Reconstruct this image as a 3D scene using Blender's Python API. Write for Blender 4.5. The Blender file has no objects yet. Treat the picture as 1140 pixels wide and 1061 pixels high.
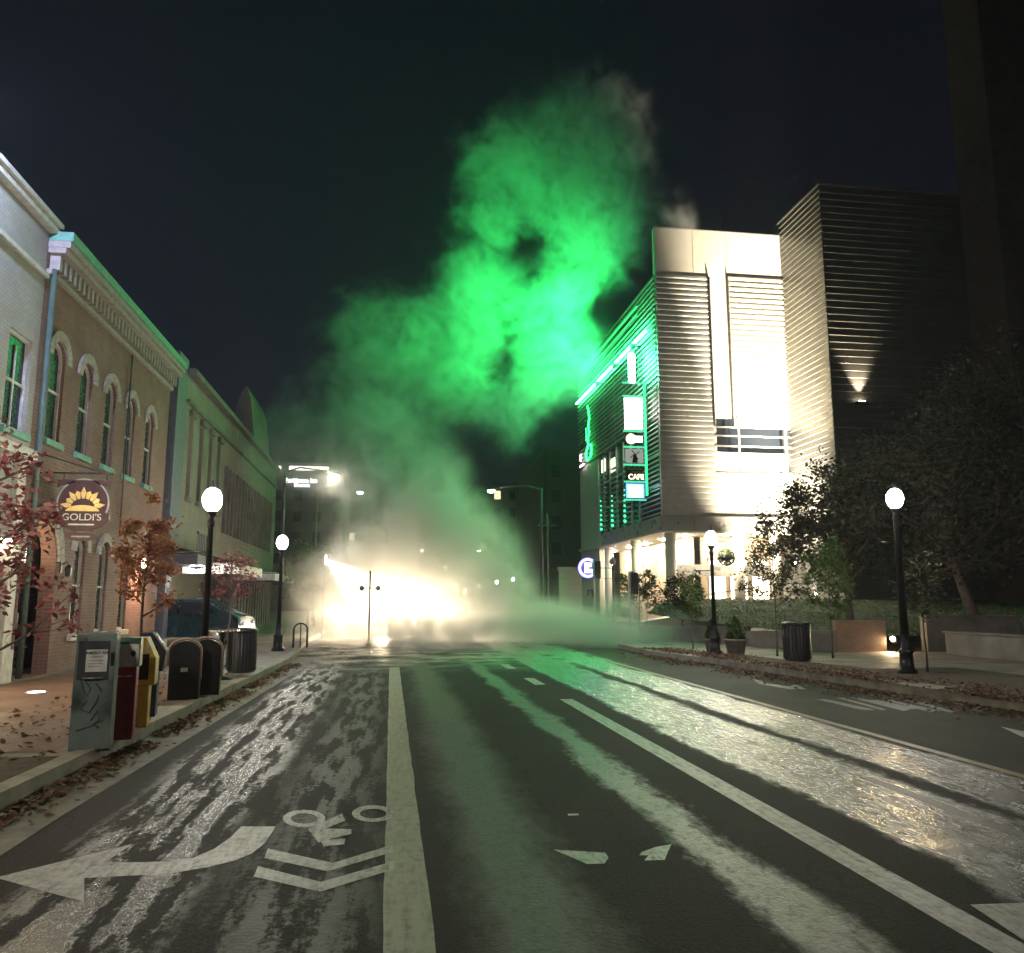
import bpy, bmesh, math, random
from math import radians as R, sin, cos, pi
from mathutils import Vector, Matrix, noise as mn
random.seed(7)
SC = bpy.context.scene
COL = SC.collection
# ------------------------------------------------------------------ camera, world, light
EYE = 1.65
cam_d = bpy.data.cameras.new("camera"); cam = bpy.data.objects.new("camera", cam_d); COL.objects.link(cam)
cam.location = (0, 0, EYE)
cam.rotation_euler = (R(90 + 8.717), 0, R(-8.434))
cam_d.sensor_width = 36; cam_d.lens = 900 / 1140 * 36; cam_d.clip_start = 0.05; cam_d.clip_end = 3000
SC.camera = cam
W = bpy.data.worlds.new("World"); SC.world = W; W.use_nodes = True
wn = W.node_tree.nodes; wl = W.node_tree.links
bg = wn["Background"]
sky = wn.new("ShaderNodeTexSky"); sky.sky_type = 'NISHITA'; sky.sun_disc = False
sky.sun_elevation = R(-3.2); sky.sun_rotation = R(-75); sky.air_density = 1.0; sky.dust_density = 0.3; sky.ozone_density = 3.0
hs = wn.new('ShaderNodeHueSaturation'); hs.inputs['Saturation'].default_value = .75; wl.new(sky.outputs[0], hs.inputs['Color']); wl.new(hs.outputs[0], bg.inputs[0]); bg.inputs[1].default_value = 0.1
sun_d = bpy.data.lights.new("night_fill", 'SUN'); sun_d.energy = 0.012; sun_d.angle = R(0.5); sun_d.color = (0.75, 0.82, 1)  # faint bluish fill sun, added; stands for no visible moon
sun = bpy.data.objects.new("night_fill", sun_d); COL.objects.link(sun); sun.rotation_euler = (R(50), 0, R(-60))
SC.view_settings.view_transform = 'Standard'; SC.view_settings.look = 'None'
SC.view_settings.exposure = 0.8; SC.view_settings.gamma = 1
SC.render.engine = 'CYCLES'
cy = SC.cycles
cy.use_denoising = True
cy.use_adaptive_sampling = True; cy.adaptive_threshold = 0.035
cy.max_bounces = 6; cy.diffuse_bounces = 2; cy.glossy_bounces = 3; cy.transmission_bounces = 3
cy.volume_bounces = 1; cy.transparent_max_bounces = 12
cy.sample_clamp_indirect = 6; cy.sample_clamp_direct = 0
cy.volume_step_rate = 1.5; cy.volume_preview_step_rate = 1.5; cy.volume_max_steps = 256
cy.caustics_reflective = False; cy.caustics_refractive = False

# ------------------------------------------------------------------ node / material helpers
class NT:
    def __init__(s, name):
        s.m = bpy.data.materials.new(name); s.m.use_nodes = True
        s.n = s.m.node_tree.nodes; s.l = s.m.node_tree.links
        s.b = s.n.get("Principled BSDF"); s.out = s.n.get("Material Output")
    def add(s, t, **k):
        nd = s.n.new(t)
        for a, v in k.items(): setattr(nd, a, v)
        return nd
    def set(s, sock, v):
        if isinstance(v, bpy.types.NodeSocket): s.l.new(v, sock)
        else:
            if hasattr(sock, 'default_value') and sock.type == 'RGBA' and not hasattr(v, '__len__'): v = (v, v, v, 1)
            if sock.type == 'RGBA' and len(v) == 3: v = tuple(v) + (1,)
            sock.default_value = v
    def math(s, op, a, b=0.5, c=0.5, clamp=False):
        n = s.add('ShaderNodeMath', operation=op, use_clamp=clamp)
        s.set(n.inputs[0], a); s.set(n.inputs[1], b)
        s.set(n.inputs[2], c)
        return n.outputs[0]
    def pos(s):
        return s.add('ShaderNodeNewGeometry').outputs['Position']
    def obj(s): return s.add('ShaderNodeTexCoord').outputs['Object']
    def scale(s, v, sc):
        n = s.add('ShaderNodeVectorMath', operation='MULTIPLY'); s.l.new(v, n.inputs[0]); n.inputs[1].default_value = sc; return n.outputs[0]
    def noise(s, v, scale=5, detail=4, rough=0.55, dist=0):
        n = s.add('ShaderNodeTexNoise'); s.l.new(v, n.inputs['Vector'])
        n.inputs['Scale'].default_value = scale; n.inputs['Detail'].default_value = detail
        n.inputs['Roughness'].default_value = rough; n.inputs['Distortion'].default_value = dist
        return n.outputs[0]
    def mr(s, v, a, b, c=0., d=1., smooth=False):
        n = s.add('ShaderNodeMapRange'); n.clamp = True
        if smooth: n.interpolation_type = 'SMOOTHSTEP'
        s.set(n.inputs[0], v)
        for i, x in enumerate((a, b, c, d)): s.set(n.inputs[i + 1], x)
        return n.outputs[0]
    def mix(s, f, a, b):
        n = s.add('ShaderNodeMix', data_type='RGBA'); s.set(n.inputs[0], f); s.set(n.inputs[6], a); s.set(n.inputs[7], b); return n.outputs[2]
    def bump(s, h, strength=0.3, dist=0.02):
        n = s.add('ShaderNodeBump'); s.l.new(h, n.inputs['Height']); n.inputs['Strength'].default_value = strength
        n.inputs['Distance'].default_value = dist; s.l.new(n.outputs[0], s.b.inputs['Normal']); return n
    def bs(s, **k):
        for a, v in k.items():
            s.set(s.b.inputs[{'base': 'Base Color', 'rough': 'Roughness', 'metal': 'Metallic', 'spec': 'Specular IOR Level', 'coat': 'Coat Weight'}[a]], v)
MATS = {}
def plain(name, col, rough=0.6, metal=0., var=0.25, nscale=6., bump=0.15, bscale=60, coat=0):
    """base material with wear: colour mottling, roughness variation and a fine bump"""
    if name in MATS: return MATS[name]
    t = NT(name); v = t.obj()
    a = t.noise(v, nscale, 6, 0.6)
    lo = tuple(c * (1 - var) for c in col); hi = tuple(min(1, c * (1 + var)) for c in col)
    t.bs(base=t.mix(t.mr(a, 0.3, 0.7), lo, hi), rough=t.mr(t.noise(v, nscale * 3, 3), 0.3, 0.7, max(0.03, rough - 0.12), min(1, rough + 0.12)), metal=metal, coat=coat)
    if bump: t.bump(t.noise(v, bscale, 3), bump, 0.01)
    MATS[name] = t.m; return t.m
def emit(name, col, st, back=0.02):
    if name in MATS: return MATS[name]
    t = NT(name); t.bs(base=(back,) * 3)
    t.set(t.b.inputs['Emission Color'], tuple(col) + (1,)); t.b.inputs['Emission Strength'].default_value = st
    MATS[name] = t.m; return t.m

def mat_road():
    t = NT("wet_asphalt"); p = t.pos()
    sx = t.add('ShaderNodeSeparateXYZ'); t.l.new(p, sx.inputs[0]); X, Y = sx.outputs[0], sx.outputs[1]
    wob = t.noise(t.scale(p, (1, .35, 1)), 1.6, 5, .6)
    xs = t.math('ADD', X, t.math('MULTIPLY', t.math('SUBTRACT', wob, .5), .55))
    xs = t.math('ADD', xs, t.math('MULTIPLY', t.math('SUBTRACT', t.noise(t.scale(p, (1, .5, 1)), 11, 4, .7), .5), .32))
    def band(a, b, s=.12, amt=1.):
        u = t.mr(xs, a - s, a + s); d = t.mr(xs, b - s, b + s, 1, 0)
        return t.math('MULTIPLY', t.math('MULTIPLY', u, d), amt)
    streak = t.math('ADD', t.noise(t.scale(p, (4.5, .55, 1)), 1.4, 5, .55), t.math('MULTIPLY', t.math('SUBTRACT', t.noise(t.scale(p, (3, 2, 1)), 6, 8, .8), .5), .6))
    fine = t.noise(t.scale(p, (3, 1.6, 1)), 7, 6, .7)
    patch = t.mr(streak, .465, .535)
    # left lane: broken damp tracks; centre: two damp tracks; right: sheet of water split by a dry track
    L = t.math('MAXIMUM', band(-2.05, -1.1, .15), band(-.85, -.1, .2, .4))
    L = t.math('MULTIPLY', L, patch)
    fadeL = t.mr(Y, 19, 23, 1, .6)
    C = t.math('MAXIMUM', band(.5, 1.1, .15, .4), band(2.0, 2.36, .07, .62))
    C = t.math('MULTIPLY', C, t.mr(fine, .3, .5, .6, 1))
    Rr = t.math('MAXIMUM', band(3.5, 4.66, .06), band(4.92, 5.85, .06))
    Rr = t.math('MULTIPLY', Rr, t.mr(t.noise(t.scale(p, (2.5, .8, 1)), 2.2, 7, .75), .36, .5, .35, 1))
    far = t.math('MULTIPLY', t.mr(Y, 19, 23), t.mr(t.noise(p, .8, 5, .6), .35, .6))
    w = t.math('MAXIMUM', t.math('MAXIMUM', t.math('MULTIPLY', L, fadeL), C), t.math('MAXIMUM', Rr, t.math('MULTIPLY', far, t.mr(X, 5.9, 6.3, 1, 0))), clamp=True)
    # dry asphalt of the parking lane on the right is older and lighter
    lane = t.mr(X, 5.95, 6.0)
    ag = t.noise(p, 55, 4, .8); big = t.noise(p, .7, 5, .6)
    dry = t.mix(t.mr(ag, .40, .64), (.005, .005, .005), (.05, .048, .045))
    old = t.mix(t.mr(ag, .40, .64), (.035, .035, .028), (.085, .084, .07))
    colr = t.mix(lane, dry, old)
    colr = t.mix(t.mr(big, .35, .65, 0, .4), colr, (.02, .019, .018))
    colr = t.mix(t.math('MULTIPLY', w, .5), colr, (.018, .018, .018))
    # a few tar-sealed cracks
    cr = t.add('ShaderNodeTexVoronoi', feature='DISTANCE_TO_EDGE'); dv = t.add('ShaderNodeVectorMath', operation='ADD')
    ns = t.add('ShaderNodeTexNoise'); t.l.new(p, ns.inputs['Vector']); ns.inputs['Scale'].default_value = 1.5
    t.l.new(t.scale(p, (.35, .22, 1)), dv.inputs[0]); t.l.new(t.scale(ns.outputs[1], (.5, .5, .5)), dv.inputs[1]); t.l.new(dv.outputs[0], cr.inputs['Vector']); cr.inputs['Scale'].default_value = 1
    crack = t.mr(cr.outputs[0], .002, .007, 1, 0)
    colr = t.mix(t.math('MULTIPLY', crack, .7), colr, (.012, .012, .012))
    rwet = t.mr(X, 2.9, 3.4, .2, .18)
    rwet = t.mr(t.noise(p, 4, 4), .3, .7, t.math('MULTIPLY', rwet, .8), t.math('MULTIPLY', rwet, 1.35))
    nr = t.add('ShaderNodeMix', data_type='FLOAT'); t.set(nr.inputs[0], w); t.set(nr.inputs[2], t.mr(ag, .3, .7, .62, .85)); t.set(nr.inputs[3], rwet)
    t.bs(base=colr, rough=nr.outputs[0], spec=t.mr(w, 0, 1, .12, 1.0))
    h = t.math('ADD', t.math('MULTIPLY', t.noise(p, 90, 3, .7), .8), t.math('MULTIPLY', t.noise(p, 30, 4, .65), 1.5))
    t.bump(h, .9, .008).inputs['Strength'].default_value = 1; nb_ = [n for n in t.n if n.type == 'BUMP'][0]; t.l.new(t.mr(w, 0, 1, 1.0, .8), nb_.inputs['Strength'])
    return t.m
def mat_brick(name, c1, c2, mortar, sc=1.0, paint=0.):
    t = NT(name); p = t.pos(); sx = t.add('ShaderNodeSeparateXYZ'); t.l.new(p, sx.inputs[0])
    cb = t.add('ShaderNodeCombineXYZ'); t.l.new(t.math('ADD', sx.outputs[1], sx.outputs[0]), cb.inputs[0]); t.l.new(sx.outputs[2], cb.inputs[1])
    b = t.add('ShaderNodeTexBrick'); t.l.new(cb.outputs[0], b.inputs[0])
    b.inputs['Scale'].default_value = 1; b.inputs['Brick Width'].default_value = .215 * sc; b.inputs['Row Height'].default_value = .075 * sc
    b.inputs['Mortar Size'].default_value = .008; b.inputs['Mortar Smooth'].default_value = .3
    t.set(b.inputs['Color1'], c1); t.set(b.inputs['Color2'], c2); t.set(b.inputs['Mortar'], mortar)
    big = t.noise(p, 1.2, 6, .65)
    stain = t.noise(t.scale(p, (1, 1, .25)), 2.5, 5, .6)
    c = t.mix(t.mr(big, .35, .7, 0, .45), b.outputs[0], tuple(x * .55 for x in c1))
    c = t.mix(t.mr(stain, .5, .75, 0, .35), c, tuple(x * .8 for x in mortar))
    t.bs(base=c, rough=t.mr(big, .3, .7, .7, .92), spec=.3)
    h = t.math('ADD', t.math('MULTIPLY', b.outputs['Fac'], -1), t.math('MULTIPLY', t.noise(p, 70, 3), .35))
    t.bump(h, .6, .008); MATS[name] = t.m; return t.m
def mat_paving(name, col, sx_, sy_, gap=.012):
    t = NT(name); p = t.pos()
    b = t.add('ShaderNodeTexBrick'); t.l.new(p, b.inputs[0]); b.offset = 0.0 if sx_ > .5 else .5
    b.inputs['Scale'].default_value = 1; b.inputs['Brick Width'].default_value = sx_; b.inputs['Row Height'].default_value = sy_
    b.inputs['Mortar Size'].default_value = gap; t.set(b.inputs['Color1'], col); t.set(b.inputs['Color2'], tuple(c * .8 for c in col)); t.set(b.inputs['Mortar'], tuple(c * .35 for c in col))
    n1 = t.noise(p, 1.5, 7, .65); n2 = t.noise(p, 9, 5, .6)
    c = t.mix(t.mr(n1, .35, .7, 0, .55), b.outputs[0], tuple(c * .45 for c in col)); c = t.mix(t.mr(n2, .55, .75, 0, .4), c, tuple(c * .35 for c in col))
    t.bs(base=c, rough=t.mr(n1, .3, .7, .45, .85), spec=.4)
    t.bump(t.math('ADD', t.math('MULTIPLY', b.outputs['Fac'], -1), t.math('MULTIPLY', t.noise(p, 60, 4), .4)), .5, .006)
    MATS[name] = t.m; return t.m
def mat_leaf(name, cols, rough=.6):
    t = NT(name); g = t.add('ShaderNodeNewGeometry')
    rp = t.add('ShaderNodeValToRGB'); t.l.new(g.outputs['Random Per Island'], rp.inputs[0])
    e = rp.color_ramp.elements; e[0].color = cols[0] + (1,); e[1].color = cols[-1] + (1,)
    for i, c in enumerate(cols[1:-1]): k = e.new((i + 1) / (len(cols) - 1)); k.color = c + (1,)
    t.bs(base=rp.outputs[0], rough=rough, spec=.3)
    tr = t.add('ShaderNodeBsdfTranslucent'); t.l.new(rp.outputs[0], tr.inputs[0])
    mx = t.add('ShaderNodeMixShader'); mx.inputs[0].default_value = .3
    t.l.new(t.b.outputs[0], mx.inputs[1]); t.l.new(tr.outputs[0], mx.inputs[2]); t.l.new(mx.outputs[0], t.out.inputs[0])
    MATS[name] = t.m; return t.m
def mat_paint(name, col=(.42, .42, .38), wear=.53):
    t = NT(name); p = t.pos()
    n = t.noise(p, 14, 6, .7); n2 = t.noise(t.scale(p, (5, .8, 1)), 4, 5, .7)
    k = t.math('ADD', t.math('MULTIPLY', n, .5), t.math('MULTIPLY', n2, .5))
    c = t.mix(t.mr(k, wear - .08, wear + .1), col, (.09, .09, .08)); c = t.mix(t.mr(t.noise(p, 1.3, 4), .3, .7, 0, .4), c, tuple(x * .6 for x in col))
    t.bs(base=c, rough=.5, spec=.4); t.bump(t.noise(p, 60, 3), .8, .006); t.set(t.b.inputs['Alpha'], t.math('SUBTRACT', 1, t.mr(t.math('ADD', t.math('MULTIPLY', t.noise(p, 34, 5, .75), .55), t.math('MULTIPLY', n2, .45)), wear + .05, wear + .12, 0, .75))); MATS[name] = t.m; return t.m
M_road = mat_road()
M_brick = mat_brick('red_brick', (.21, .105, .08), (.155, .078, .062), (.22, .175, .145))
M_pale = mat_brick('pale_painted_brick', (.33, .32, .27), (.29, .28, .24), (.24, .23, .19))
M_tan = mat_brick('tan_stucco_block', (.22, .19, .16), (.20, .175, .15), (.16, .14, .12), 3)
M_walk = mat_paving('concrete_paving', (.23, .20, .17), 1.5, 1.5)
M_brickwalk = mat_paving('brick_paving', (.17, .085, .055), .21, .105, .006)
M_kerb = plain('kerb_concrete', (.24, .225, .18), .8, var=.35, nscale=3, bump=.4)
M_gutter = plain('gutter_concrete', (.17, .155, .125), .8, var=.35, nscale=4, bump=.4)
M_paint = mat_paint('worn_white_paint')
M_paint2 = mat_paint('worn_cream_paint', (.30, .30, .23), .56)
M_paint3 = mat_paint('ghosted_paint', (.12, .12, .105), .5)
M_black = plain('black_metal', (.012, .013, .014), .38, .3)
M_dark = plain('dark_frame', (.03, .03, .035), .5)
M_glass = plain('dark_glass', (.012, .015, .02), .25, bump=0, var=.1)
M_glass.node_tree.nodes['Principled BSDF'].inputs['Specular IOR Level'].default_value = .12
M_trim = plain('cream_trim', (.42, .40, .34), .6)
M_green_trim = plain('green_painted_trim', (.10, .25, .18), .55)
M_cream = plain('cream_panel', (.62, .57, .47), .55, var=.06, nscale=.6, bump=.05)
M_lou = plain('grey_metal_louvre', (.44, .42, .37), .5, .15, var=.12, nscale=1, bump=.05)
M_loud = plain('dark_metal_siding', (.10, .097, .085), .45, .4, var=.15, nscale=1, bump=.05)
M_fascia = plain('steel_fascia', (.42, .40, .36), .35, .5, var=.12, nscale=.7, bump=.03)
M_conc = plain('retaining_concrete', (.13, .12, .10), .85, var=.35, nscale=1.5, bump=.4)
M_bark = plain('bark', (.09, .065, .05), .9, var=.4, nscale=12, bump=.8, bscale=40)
M_roof = plain('dark_roof', (.05, .05, .055), .8)
M_white = plain('white_paint', (.7, .68, .62), .5)
M_soil = plain('soil', (.05, .035, .022), .95, var=.5, nscale=8, bump=.8, bscale=30)

# ------------------------------------------------------------------ mesh helpers
class MB:
    def __init__(s): s.v = []; s.f = []; s.m = []; s.k = 0; s.sm = []
    def mat(s, k): s.k = k; return s
    def add(s, vs, fs, smooth=False):
        o = len(s.v); s.v += [tuple(v) for v in vs]
        for f in fs: s.f.append(tuple(i + o for i in f)); s.m.append(s.k); s.sm.append(smooth)
        return s
    def box(s, a, b):
        (x0, y0, z0), (x1, y1, z1) = a, b
        x0, x1 = sorted((x0, x1)); y0, y1 = sorted((y0, y1)); z0, z1 = sorted((z0, z1))
        return s.add([(x0, y0, z0), (x1, y0, z0), (x1, y1, z0), (x0, y1, z0), (x0, y0, z1), (x1, y0, z1), (x1, y1, z1), (x0, y1, z1)],
                     [(0, 3, 2, 1), (4, 5, 6, 7), (0, 1, 5, 4), (1, 2, 6, 5), (2, 3, 7, 6), (3, 0, 4, 7)])
    def cbox(s, c, d, rz=0, ry=0):
        m = Matrix.Translation(c) @ Matrix.Rotation(rz, 4, 'Z') @ Matrix.Rotation(ry, 4, 'Y')
        h = [x / 2 for x in d]
        vs = [m @ Vector((x * h[0], y * h[1], z * h[2])) for z in (-1, 1) for x, y in ((-1, -1), (1, -1), (1, 1), (-1, 1))]
        return s.add(vs, [(0, 3, 2, 1), (4, 5, 6, 7), (0, 1, 5, 4), (1, 2, 6, 5), (2, 3, 7, 6), (3, 0, 4, 7)])
    def tube(s, pts, rad, n=8, cap=True):
        pts = [Vector(p) for p in pts]; rs = rad if hasattr(rad, '__len__') else [rad] * len(pts)
        vs = []; fs = []; N = len(pts)
        for i, p in enumerate(pts):
            d = (pts[min(i + 1, N - 1)] - pts[max(i - 1, 0)]).normalized()
            u = d.orthogonal().normalized() if i == 0 else (pu - d * pu.dot(d)).normalized()
            pu = u; w = d.cross(u)
            for j in range(n): a = 2 * pi * j / n; vs.append(p + (u * cos(a) + w * sin(a)) * rs[i])
        for i in range(N - 1):
            for j in range(n): a = i * n + j; b = i * n + (j + 1) % n; fs.append((a, b, b + n, a + n))
        if cap: fs.append(tuple(range(n))[::-1]); fs.append(tuple(range((N - 1) * n, N * n)))
        return s.add(vs, fs, True)
    def lathe(s, c, prof, n=16, sq=False):
        c = Vector(c); vs = []; fs = []
        for r, z in prof:
            for j in range(n): a = 2 * pi * (j + (.5 if sq else 0)) / n; vs.append(c + Vector((r * cos(a), r * sin(a), z)))
        for i in range(len(prof) - 1):
            for j in range(n): a = i * n + j; b = i * n + (j + 1) % n; fs.append((a, b, b + n, a + n))
        fs.append(tuple(range(n))[::-1]); fs.append(tuple(range((len(prof) - 1) * n, len(prof) * n)))
        return s.add(vs, fs, not sq)
    def ball(s, c, r, n=12, m=8, sc=(1, 1, 1)):
        return s.lathe(c, [(max(1e-3, r * sin(pi * i / m)) * sc[0], -r * cos(pi * i / m) * sc[2]) for i in range(m + 1)], n)
    def poly(s, pts, z):   # flat polygon facing up
        return s.add([(x, y, z) for x, y in pts], [tuple(range(len(pts)))])
    def prism(s, pts, z0, z1):
        n = len(pts); vs = [(x, y, z0) for x, y in pts] + [(x, y, z1) for x, y in pts]
        return s.add(vs, [tuple(range(n))[::-1], tuple(range(n, 2 * n))] + [(i, (i + 1) % n, n + (i + 1) % n, n + i) for i in range(n)])
    def build(s, name, mats, parent=None, bevel=0, loc=None):
        me = bpy.data.meshes.new(name); me.from_pydata(s.v, [], s.f)
        for m in (mats if isinstance(mats, (list, tuple)) else [mats]): me.materials.append(m)
        me.polygons.foreach_set('material_index', s.m); me.polygons.foreach_set('use_smooth', s.sm); me.update()
        o = bpy.data.objects.new(name, me); COL.objects.link(o)
        if parent:
            o.parent = parent
        if loc: o.location = loc
        if bevel:
            b = o.modifiers.new('bevel', 'BEVEL'); b.width = bevel; b.segments = 2; b.limit_method = 'ANGLE'; b.angle_limit = R(50)
        return o
def tag(o, label=None, cat=None, group=None, kind=None):
    if label: o['label'] = label
    if cat: o['category'] = cat
    if group: o['group'] = group
    if kind: o['kind'] = kind
    return o
def struct(o): o['kind'] = 'structure'; return o
def thing(name, label, cat, loc=(0, 0, 0), rz=0, group=None):
    o = bpy.data.objects.new(name, None); COL.objects.link(o); o.location = loc; o.rotation_euler = (0, 0, rz); o.empty_display_size = .2
    return tag(o, label, cat, group)
def copy_tree(o, parent=None):
    c = o.copy(); COL.objects.link(c); c.parent = parent
    for ch in list(o.children): copy_tree(ch, c)
    return c
def lamp(kind, name, loc, energy, col, parent=None, aim=None, **k):
    d = bpy.data.lights.new(name, kind); d.energy = energy; d.color = col
    for a, v in k.items(): setattr(d, a, v)
    o = bpy.data.objects.new(name, d); COL.objects.link(o); o.location = loc
    if aim is not None: o.rotation_euler = (Vector(aim) - Vector(loc)).to_track_quat('-Z', 'Y').to_euler()
    if parent: o.parent = parent
    return o
def sheet(name, outer, holes, depth, mat, parent, frame):
    """a wall slab with openings; outlines are 2D (u,v); frame maps (u,v,w) to world"""
    cu = bpy.data.curves.new(name, 'CURVE'); cu.dimensions = '2D'; cu.fill_mode = 'BOTH'; cu.extrude = depth / 2
    for pts in [outer] + holes:
        sp = cu.splines.new('POLY'); sp.points.add(len(pts) - 1); sp.use_cyclic_u = True
        for i, (u, v) in enumerate(pts): sp.points[i].co = (u, v, 0, 1)
    tmp = bpy.data.objects.new('tmp', cu); COL.objects.link(tmp)
    me = bpy.data.meshes.new_from_object(tmp.evaluated_get(bpy.context.evaluated_depsgraph_get())); bpy.data.objects.remove(tmp); bpy.data.curves.remove(cu)
    for v in me.vertices: v.co = Vector(frame(v.co.x, v.co.y, v.co.z))
    me.materials.clear(); me.materials.append(mat); me.name = name
    o = bpy.data.objects.new(name, me); COL.objects.link(o)
    if parent: o.parent = parent
    bm = bmesh.new(); bm.from_mesh(me); bmesh.ops.recalc_face_normals(bm, faces=bm.faces); bm.to_mesh(me); bm.free()
    return o
def text(name, body, size, loc, rot, mat, parent=None, ext=.01, sx=1, bold=.0):
    cu = bpy.data.curves.new(name, 'FONT'); cu.body = body; cu.size = size; cu.extrude = ext; cu.align_x = 'CENTER'; cu.align_y = 'CENTER'; cu.offset = bold
    tmp = bpy.data.objects.new('tmp', cu); COL.objects.link(tmp)
    me = bpy.data.meshes.new_from_object(tmp.evaluated_get(bpy.context.evaluated_depsgraph_get())); bpy.data.objects.remove(tmp); bpy.data.curves.remove(cu)
    me.materials.clear(); me.materials.append(mat); me.name = name
    o = bpy.data.objects.new(name, me); COL.objects.link(o); o.location = loc; o.rotation_euler = rot; o.scale = (sx, 1, 1)
    if parent: o.parent = parent
    return o
FACE_CAM = (R(90), 0, 0)            # lettering on a plane that looks toward -Y
def arch(c, w, z0, z1, n=10):        # opening outline: rectangle under a half-round head
    r = w / 2; zs = z1 - r
    return [(c - r, z0), (c + r, z0)] + [(c + r * cos(pi * i / n), zs + r * sin(pi * i / n)) for i in range(n + 1)]

# ------------------------------------------------------------------ ground, pavements, markings
g = MB(); g.add([(-600, -60, 0), (600, -60, 0), (600, 1500, 0), (-600, 1500, 0)], [(0, 1, 2, 3)])
struct(g.build('road', M_road))
KL = lambda y: -3.0 + (.42 * max(0, min(1, (y - 7) / 15)))       # left kerb line
kl = [(KL(y), y) for y in (-4, 2, 7, 12, 17, 22)] + [(-2.7, 25), (-3.0, 29), (-3.2, 34), (-3.3, 60), (-3.3, 120)]
b = MB(); b.prism([(x - .16, y) for x, y in kl] + [(-16, 120), (-16, -4)], -.05, .15); struct(b.build('sidewalk', M_walk))
def strip(line, o0, o1, z0, z1, name, mat, up=None, bevel=0):
    m = MB(); n = len(line); L = []
    for i, (x, y) in enumerate(line):
        a = Vector(line[max(0, i - 1)]); c = Vector(line[min(n - 1, i + 1)]); d = (c - a).normalized(); nn = Vector((d.y, -d.x)); L.append((Vector((x, y)), nn))
    for i in range(n - 1):
        p, u = L[i]; q, w = L[i + 1]
        A, B, C_, D = p + u * o0, p + u * o1, q + w * o1, q + w * o0
        m.add([(A.x, A.y, z1), (B.x, B.y, z1), (C_.x, C_.y, z1), (D.x, D.y, z1), (B.x, B.y, z0), (C_.x, C_.y, z0)], [(0, 1, 2, 3), (1, 4, 5, 2)])
    return m.build(name, mat)
struct(strip(kl, -.18, 0, -.02, .158, 'kerb', M_kerb))
struct(strip(kl[:7], .0, .52, 0, .006, 'gutter', M_gutter))
b = MB(); b.poly([(-3.15, -3), (-3.15, 8.75), (-4.6, 8.75), (-4.6, -3)], .154); struct(b.build('planting_strip', M_soil))
b = MB(); b.poly([(-3.3, 9.0), (-3.3, 17.0), (-6.8, 19.0), (-6.8, 9.0)], .1555); struct(b.build('brick_pavement', M_brickwalk))
# right-hand pavement
kr = [(10.2, -4), (9.9, 6), (9.5, 10), (9.0, 15), (8.3, 20), (7.7, 24), (7.9, 28), (8.9, 31), (9.2, 60), (9.2, 120)]
b = MB(); b.prism([(x + .16, y) for x, y in kr][::-1] + [(16, -4), (45, -4), (45, 120)], -.05, .15); struct(b.build('sidewalk', M_walk))
kr2 = [(x, y) for x, y in kr][::-1]
struct(strip(kr2, -.18, 0, -.02, .158, 'kerb', M_kerb))
# lane lines
b = MB(); ys = [3 + i * .35 for i in range(52)]
rr = random.Random(3)
lft = [(rr.uniform(-.005, .005), y) for y in ys]; rgt = [(.25 + rr.uniform(-.005, .005) , y) for y in ys]
b.poly(lft[::-1] + rgt, .001); b.f[-1] = b.f[-1][::-1] if False else b.f[-1]
struct(b.build('road_line', M_paint2))
b = MB()
for y0, y1 in ((2, 13.8), (16.2, 17.6), (20, 21.4), (24, 26)): b.poly([(2.86, y0), (3.08, y0), (3.08, y1), (2.86, y1)], .001)
struct(b.build('road_line', M_paint))
b = MB(); b.poly([(4.38, 3.5), (4.52, 3.5), (4.54, 7.4), (4.40, 7.4)], .001); struct(b.build('road_line', M_paint3))
M_yel = mat_paint('worn_yellow_paint', (.28, .20, .06), .52)
b = MB(); b.poly([(5.92, 2), (6.04, 2), (6.04, 24), (5.92, 24)], .001); struct(b.build('road_line', M_yel))
b = MB()
for y0 in (20.3, 23.4): b.poly([(-2.1, y0), (0, y0 + .05), (0, y0 + .3), (-2.1, y0 + .25)], .0015)
struct(b.build('crosswalk_line', M_paint3))
# arrows, bicycle symbol (outlines measured on the ground)
PITCH = R(8.717); YAW = R(8.434)
_fw = Vector((sin(YAW) * cos(PITCH), cos(YAW) * cos(PITCH), sin(PITCH))); _rt = Vector((cos(YAW), -sin(YAW), 0)); _up = _rt.cross(_fw)
def gnd(px, py, z=0):
    d = _fw + _rt * ((px - 570) / 900) + _up * ((530.5 - py) / 900); t = (z - EYE) / d.z; return (d.x * t, d.y * t)
def mark(name, polys, mat, z=.002):
    m = MB()
    for k, pl in enumerate(polys): m.poly([gnd(*p) for p in pl][::-1], z + k * .00005)
    bm = bmesh.new(); o = m.build(name, mat); bm.from_mesh(o.data); bmesh.ops.triangulate(bm, faces=bm.faces); 
    for f in bm.faces:
        if f.normal.z < 0: f.normal_flip()
    bm.to_mesh(o.data); bm.free(); return struct(o)
A = lambda L: [(x / 2.28, 880 + y / 2.28) for x, y in L]
B = lambda L: [(480 + x / 1.727, 700 + y / 1.727) for x, y in L]
mark('turn_arrow', [A([(612, 92), (700, 92), (672, 135), (640, 160), (600, 177), (530, 195), (440, 210), (350, 216), (214, 223), (213, 284), (-12, 222), (335, 137), (268, 182), (345, 183), (430, 181), (490, 172), (545, 148), (585, 120)])], M_paint)
def ring(cx, cy, rx, ry, w):
    P_ = []
    for i in range(24):
        a, c = 2 * pi * i / 24, 2 * pi * (i + 1) / 24
        P_.append([(cx + rx * cos(a), cy + ry * sin(a)), (cx + rx * cos(c), cy + ry * sin(c)), (cx + (rx - w) * cos(c), cy + (ry - w * .45) * sin(c)), (cx + (rx - w) * cos(a), cy + (ry - w * .45) * sin(a))])
    return P_
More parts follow.
